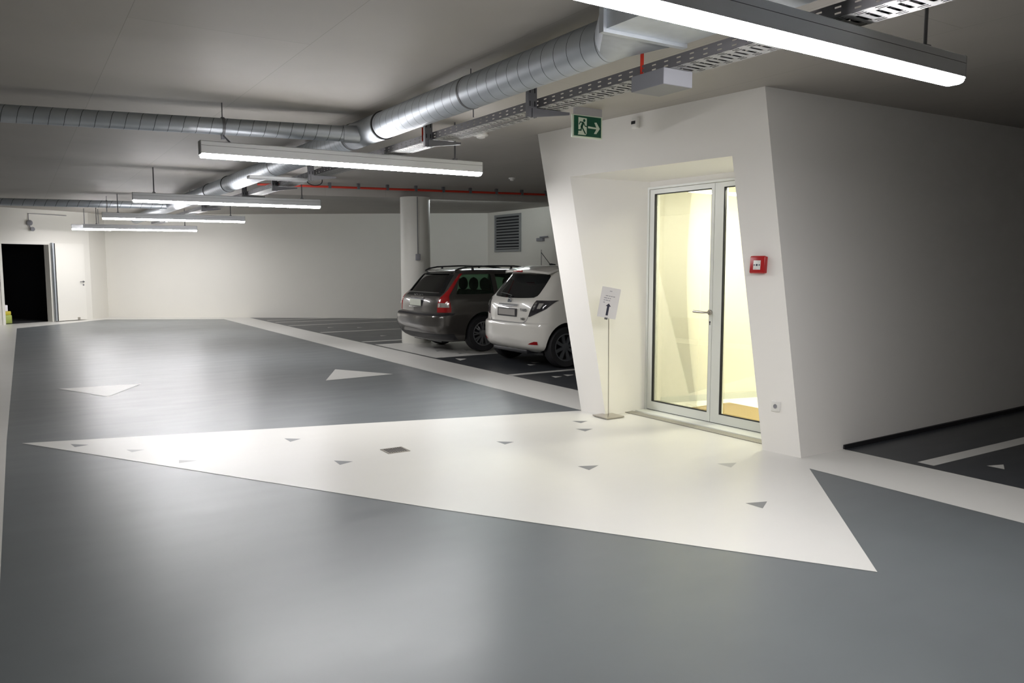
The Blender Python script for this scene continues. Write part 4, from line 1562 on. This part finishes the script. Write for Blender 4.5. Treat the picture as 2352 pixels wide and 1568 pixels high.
# spoiler with the third brake lamp
mb = MB()
rp = []
for i in range(7):
    u = i / 6
    rp.append([])
    for j in range(21):
        y = -0.60 + 1.20 * j / 20
        k = 1 - abs(y / 0.60) ** 4
        x0 = 0.255 + 0.05 * abs(y / .6) ** 2 + (1 - k) * 0.10
        rp[-1].append(Vector((x0 + (0.74 - x0) * u, y, 1.425 + 0.075 * math.sin(u * PI / 2) - 0.03 * (1 - k))))
patch(rp, 'roof_spoiler', M['yaris'], yaris, lambda p: Vector((0, 0, 1)), 0.030, 60, 0.004)
MB().bbox(0.245, 0.29, -0.13, 0.13, 1.398, 1.430, 0.008).build('brake_lamp', M['lens_red'], yaris, 40)
# aerial
mb = MB()
mb.tube([(0.86, 0.0, 1.505), (0.68, 0.0, 1.70)], 0.0050, 8)
mb.tube([(0.93, 0, 1.49), (0.86, 0, 1.515), (0.83, 0, 1.52)], [0.035, 0.018, 0.006], 10)
mb.build('aerial', M['carblack'], yaris, 50)
for s in (-1, 1):
    prof = smooth_rows([(0.755, 0.33, 0.36), (0.81, 0.345, 0.52), (0.87, 0.37, 0.72), (0.93, 0.40, 0.86), (0.975, 0.43, 0.96), (0.995, 0.45, 1.0)], 24)
    rp = [[yb.P(a + (b - a) * j / 12, z, s) for j in range(13)] for z, a, b in prof]
    tl = patch(rp, 'tail_lamp', M['lens_smoke'], yaris, oc, 0.01, 60, 0.010)
    prof = smooth_rows([(0.85, 0.39, 0.44), (0.965, 0.44, 0.49)], 8)
    rp = [[yb.P(a + (b - a) * j / 3, z, s) for j in range(4)] for z, a, b in prof]
    patch(rp, 'lamp_reflector', M['chrome'], tl, oc, 0.0, 60, 0.013)
    prof = smooth_rows([(0.875, 0.50, 0.58), (0.955, 0.54, 0.66)], 6)
    rp = [[yb.P(a + (b - a) * j / 3, z, s) for j in range(4)] for z, a, b in prof]
    patch(rp, 'lamp_bulb', M['lens_clear'], tl, oc, 0.0, 60, 0.013)
    # red reflector low in the bumper
    prof = smooth_rows([(0.352, 0.36, 0.60), (0.375, 0.42, 0.60), (0.40, 0.52, 0.60)], 8)
    rp = [[yb.P(a + (b - a) * j / 5, z, s) for j in range(6)] for z, a, b in prof]
    patch(rp, 'bumper_reflector', M['lens_red'], yaris, oc, 0.0, 60, 0.006)
# chrome strip, plate, emblem, lettering, wiper
rp = [[yb.rear(-0.27 + 0.54 * j / 12, 0.888 + 0.040 * i / 3 - (0.012 * (abs(-1 + j / 6)) if i == 0 else 0) * -1) for j in range(13)] for i in range(4)]
patch(rp, 'chrome_strip', M['chrome'], yaris, outr, 0.0, 50, 0.016)
mb = MB()
pp = yb.rear(0, 0.80)
mb.bbox(pp.x - 0.016, pp.x + 0.002, -0.265, 0.265, 0.740, 0.862, 0.004)
pf = mb.build('plate_frame', M['carblack'], yaris)
MB().bbox(pp.x - 0.020, pp.x - 0.014, -0.235, 0.235, 0.758, 0.850, 0.003).build('number_plate', mat('number_plate_grey', (0.36, 0.34, 0.31, 1), 0.4), pf)
mb = MB()


def ellipse_ring(mb, cy, cz, ry, rz, w_, x):
    K = 28
    o_, i_ = [], []
    for k in range(K):
        a = 2 * PI * k / K
        o_.append(mb.v((x, cy + ry * math.cos(a), cz + rz * math.sin(a))))
        i_.append(mb.v((x, cy + (ry - w_) * math.cos(a), cz + (rz - w_) * math.sin(a))))
    for k in range(K):
        mb.bm.faces.new([o_[k], o_[(k + 1) % K], i_[(k + 1) % K], i_[k]])


ex = yb.rear(0, 0.965).x - 0.008
mb.lathe([(0.052, 0.0), (0.050, 0.006)], (ex, 0.0, 0.968), 'X', 24)
em = mb.build('emblem', mat('emblem_blue', (0.02, 0.04, 0.08, 1), 0.2), yaris, 40)
mb = MB()
ellipse_ring(mb, 0, 0.968, 0.062, 0.044, 0.008, ex - 0.002)
ellipse_ring(mb, 0, 0.968, 0.022, 0.040, 0.006, ex - 0.0025)
ellipse_ring(mb, 0, 0.980, 0.044, 0.020, 0.006, ex - 0.003)
mb.build('emblem_rings', M['chrome'], em)
mb = MB()
RX = Matrix.Rotation(-PI / 2, 4, 'Z') @ Matrix.Rotation(PI / 2, 4, 'X')
p = yb.rear(-0.42, 0.86)
mb.merge(text_mesh('YARIS', 0.060, 0.002), 0, Matrix.Translation((p.x - 0.010, -0.42, 0.845)) @ RX @ Matrix.Scale(1.15, 4, (1, 0, 0)))
mb.build('model_lettering', M['bracket'], yaris)
mb = MB()
p = yb.rear(-0.44, 0.725)
mb.merge(text_mesh('HSD', 0.050, 0.002), 0, Matrix.Translation((p.x - 0.014, -0.44, 0.715)) @ RX @ Matrix.Scale(1.2, 4, (1, 0, 0)))
mb.build('badge_lettering', M['carblack'], yaris)
mb = MB()
p = yb.rear(0.0, 1.03)
mb.tube([(p.x - 0.03, 0.0, 1.015), (p.x - 0.012, 0.0, 1.04)], [0.022, 0.018], 10)
mb.tube([(p.x - 0.012, 0.0, 1.045), (yb.rear(0.2, 1.07).x - 0.02, 0.20, 1.07), (yb.rear(0.42, 1.08).x - 0.02, 0.42, 1.08)], 0.006, 8)
mb.build('rear_wiper', M['carblack'], yaris, 50)
# tailgate shut line and bumper edge
mb = MB()


def line_on(bd, pts, mb, wd=0.004):
    for (a, za), (b, zb) in zip(pts, pts[1:]):
        pa, pb = bd.rear(a, za), bd.rear(b, zb)
        d = (pb - pa)
        d.normalize()
        n = Vector((0, -d.z, d.y)) * wd
        mb.prism([pa - n + Vector((-.0015, 0, 0)), pa + n + Vector((-.0015, 0, 0)), pb + n + Vector((-.0015, 0, 0)), pb - n + Vector((-.0015, 0, 0))], (0.008, 0, 0))


for s in (-1, 1):
    line_on(yb, [(s * 0.60, 1.03), (s * 0.59, 0.90), (s * 0.55, 0.78), (s * 0.50, 0.69), (s * 0.44, 0.655)], mb)
line_on(yb, [(-0.44 + 0.088 * i, 0.655) for i in range(11)], mb, 0.006)
mb.build('tailgate_seam', M['grey'], yaris)
# dark rear valance and exhaust tip
mb = MB()
mb.bbox(0.10, 0.35, -0.48, 0.48, 0.20, 0.262, 0.02)
mb.build('lower_valance', M['carblack'], yaris, 40)
for s in (-1, 1):
    p = yb.sidep(2.70, 1.05, s)
    MB().bbox(2.62, 2.74, min(p.y - s * .02, p.y + s * .18), max(p.y - s * .02, p.y + s * .18), 1.0, 1.12, 0.03, seg=3).build('wing_mirror', M['yaris'], yaris, 50)
    MB().bbox(3.46, 3.70, min(s * .50, s * .72), max(s * .50, s * .72), 0.70, 0.82, 0.03, seg=3).build('headlamp', M['lens_clear'], yaris, 50)
    for x in (1.35, 2.2):
        p = yb.sidep(x, 0.90, s)
        MB().bbox(x - .08, x + .08, min(p.y, p.y + s * .03), max(p.y, p.y + s * .03), 0.885, 0.912, 0.008).build('door_handle', M['yaris'], yaris, 40)
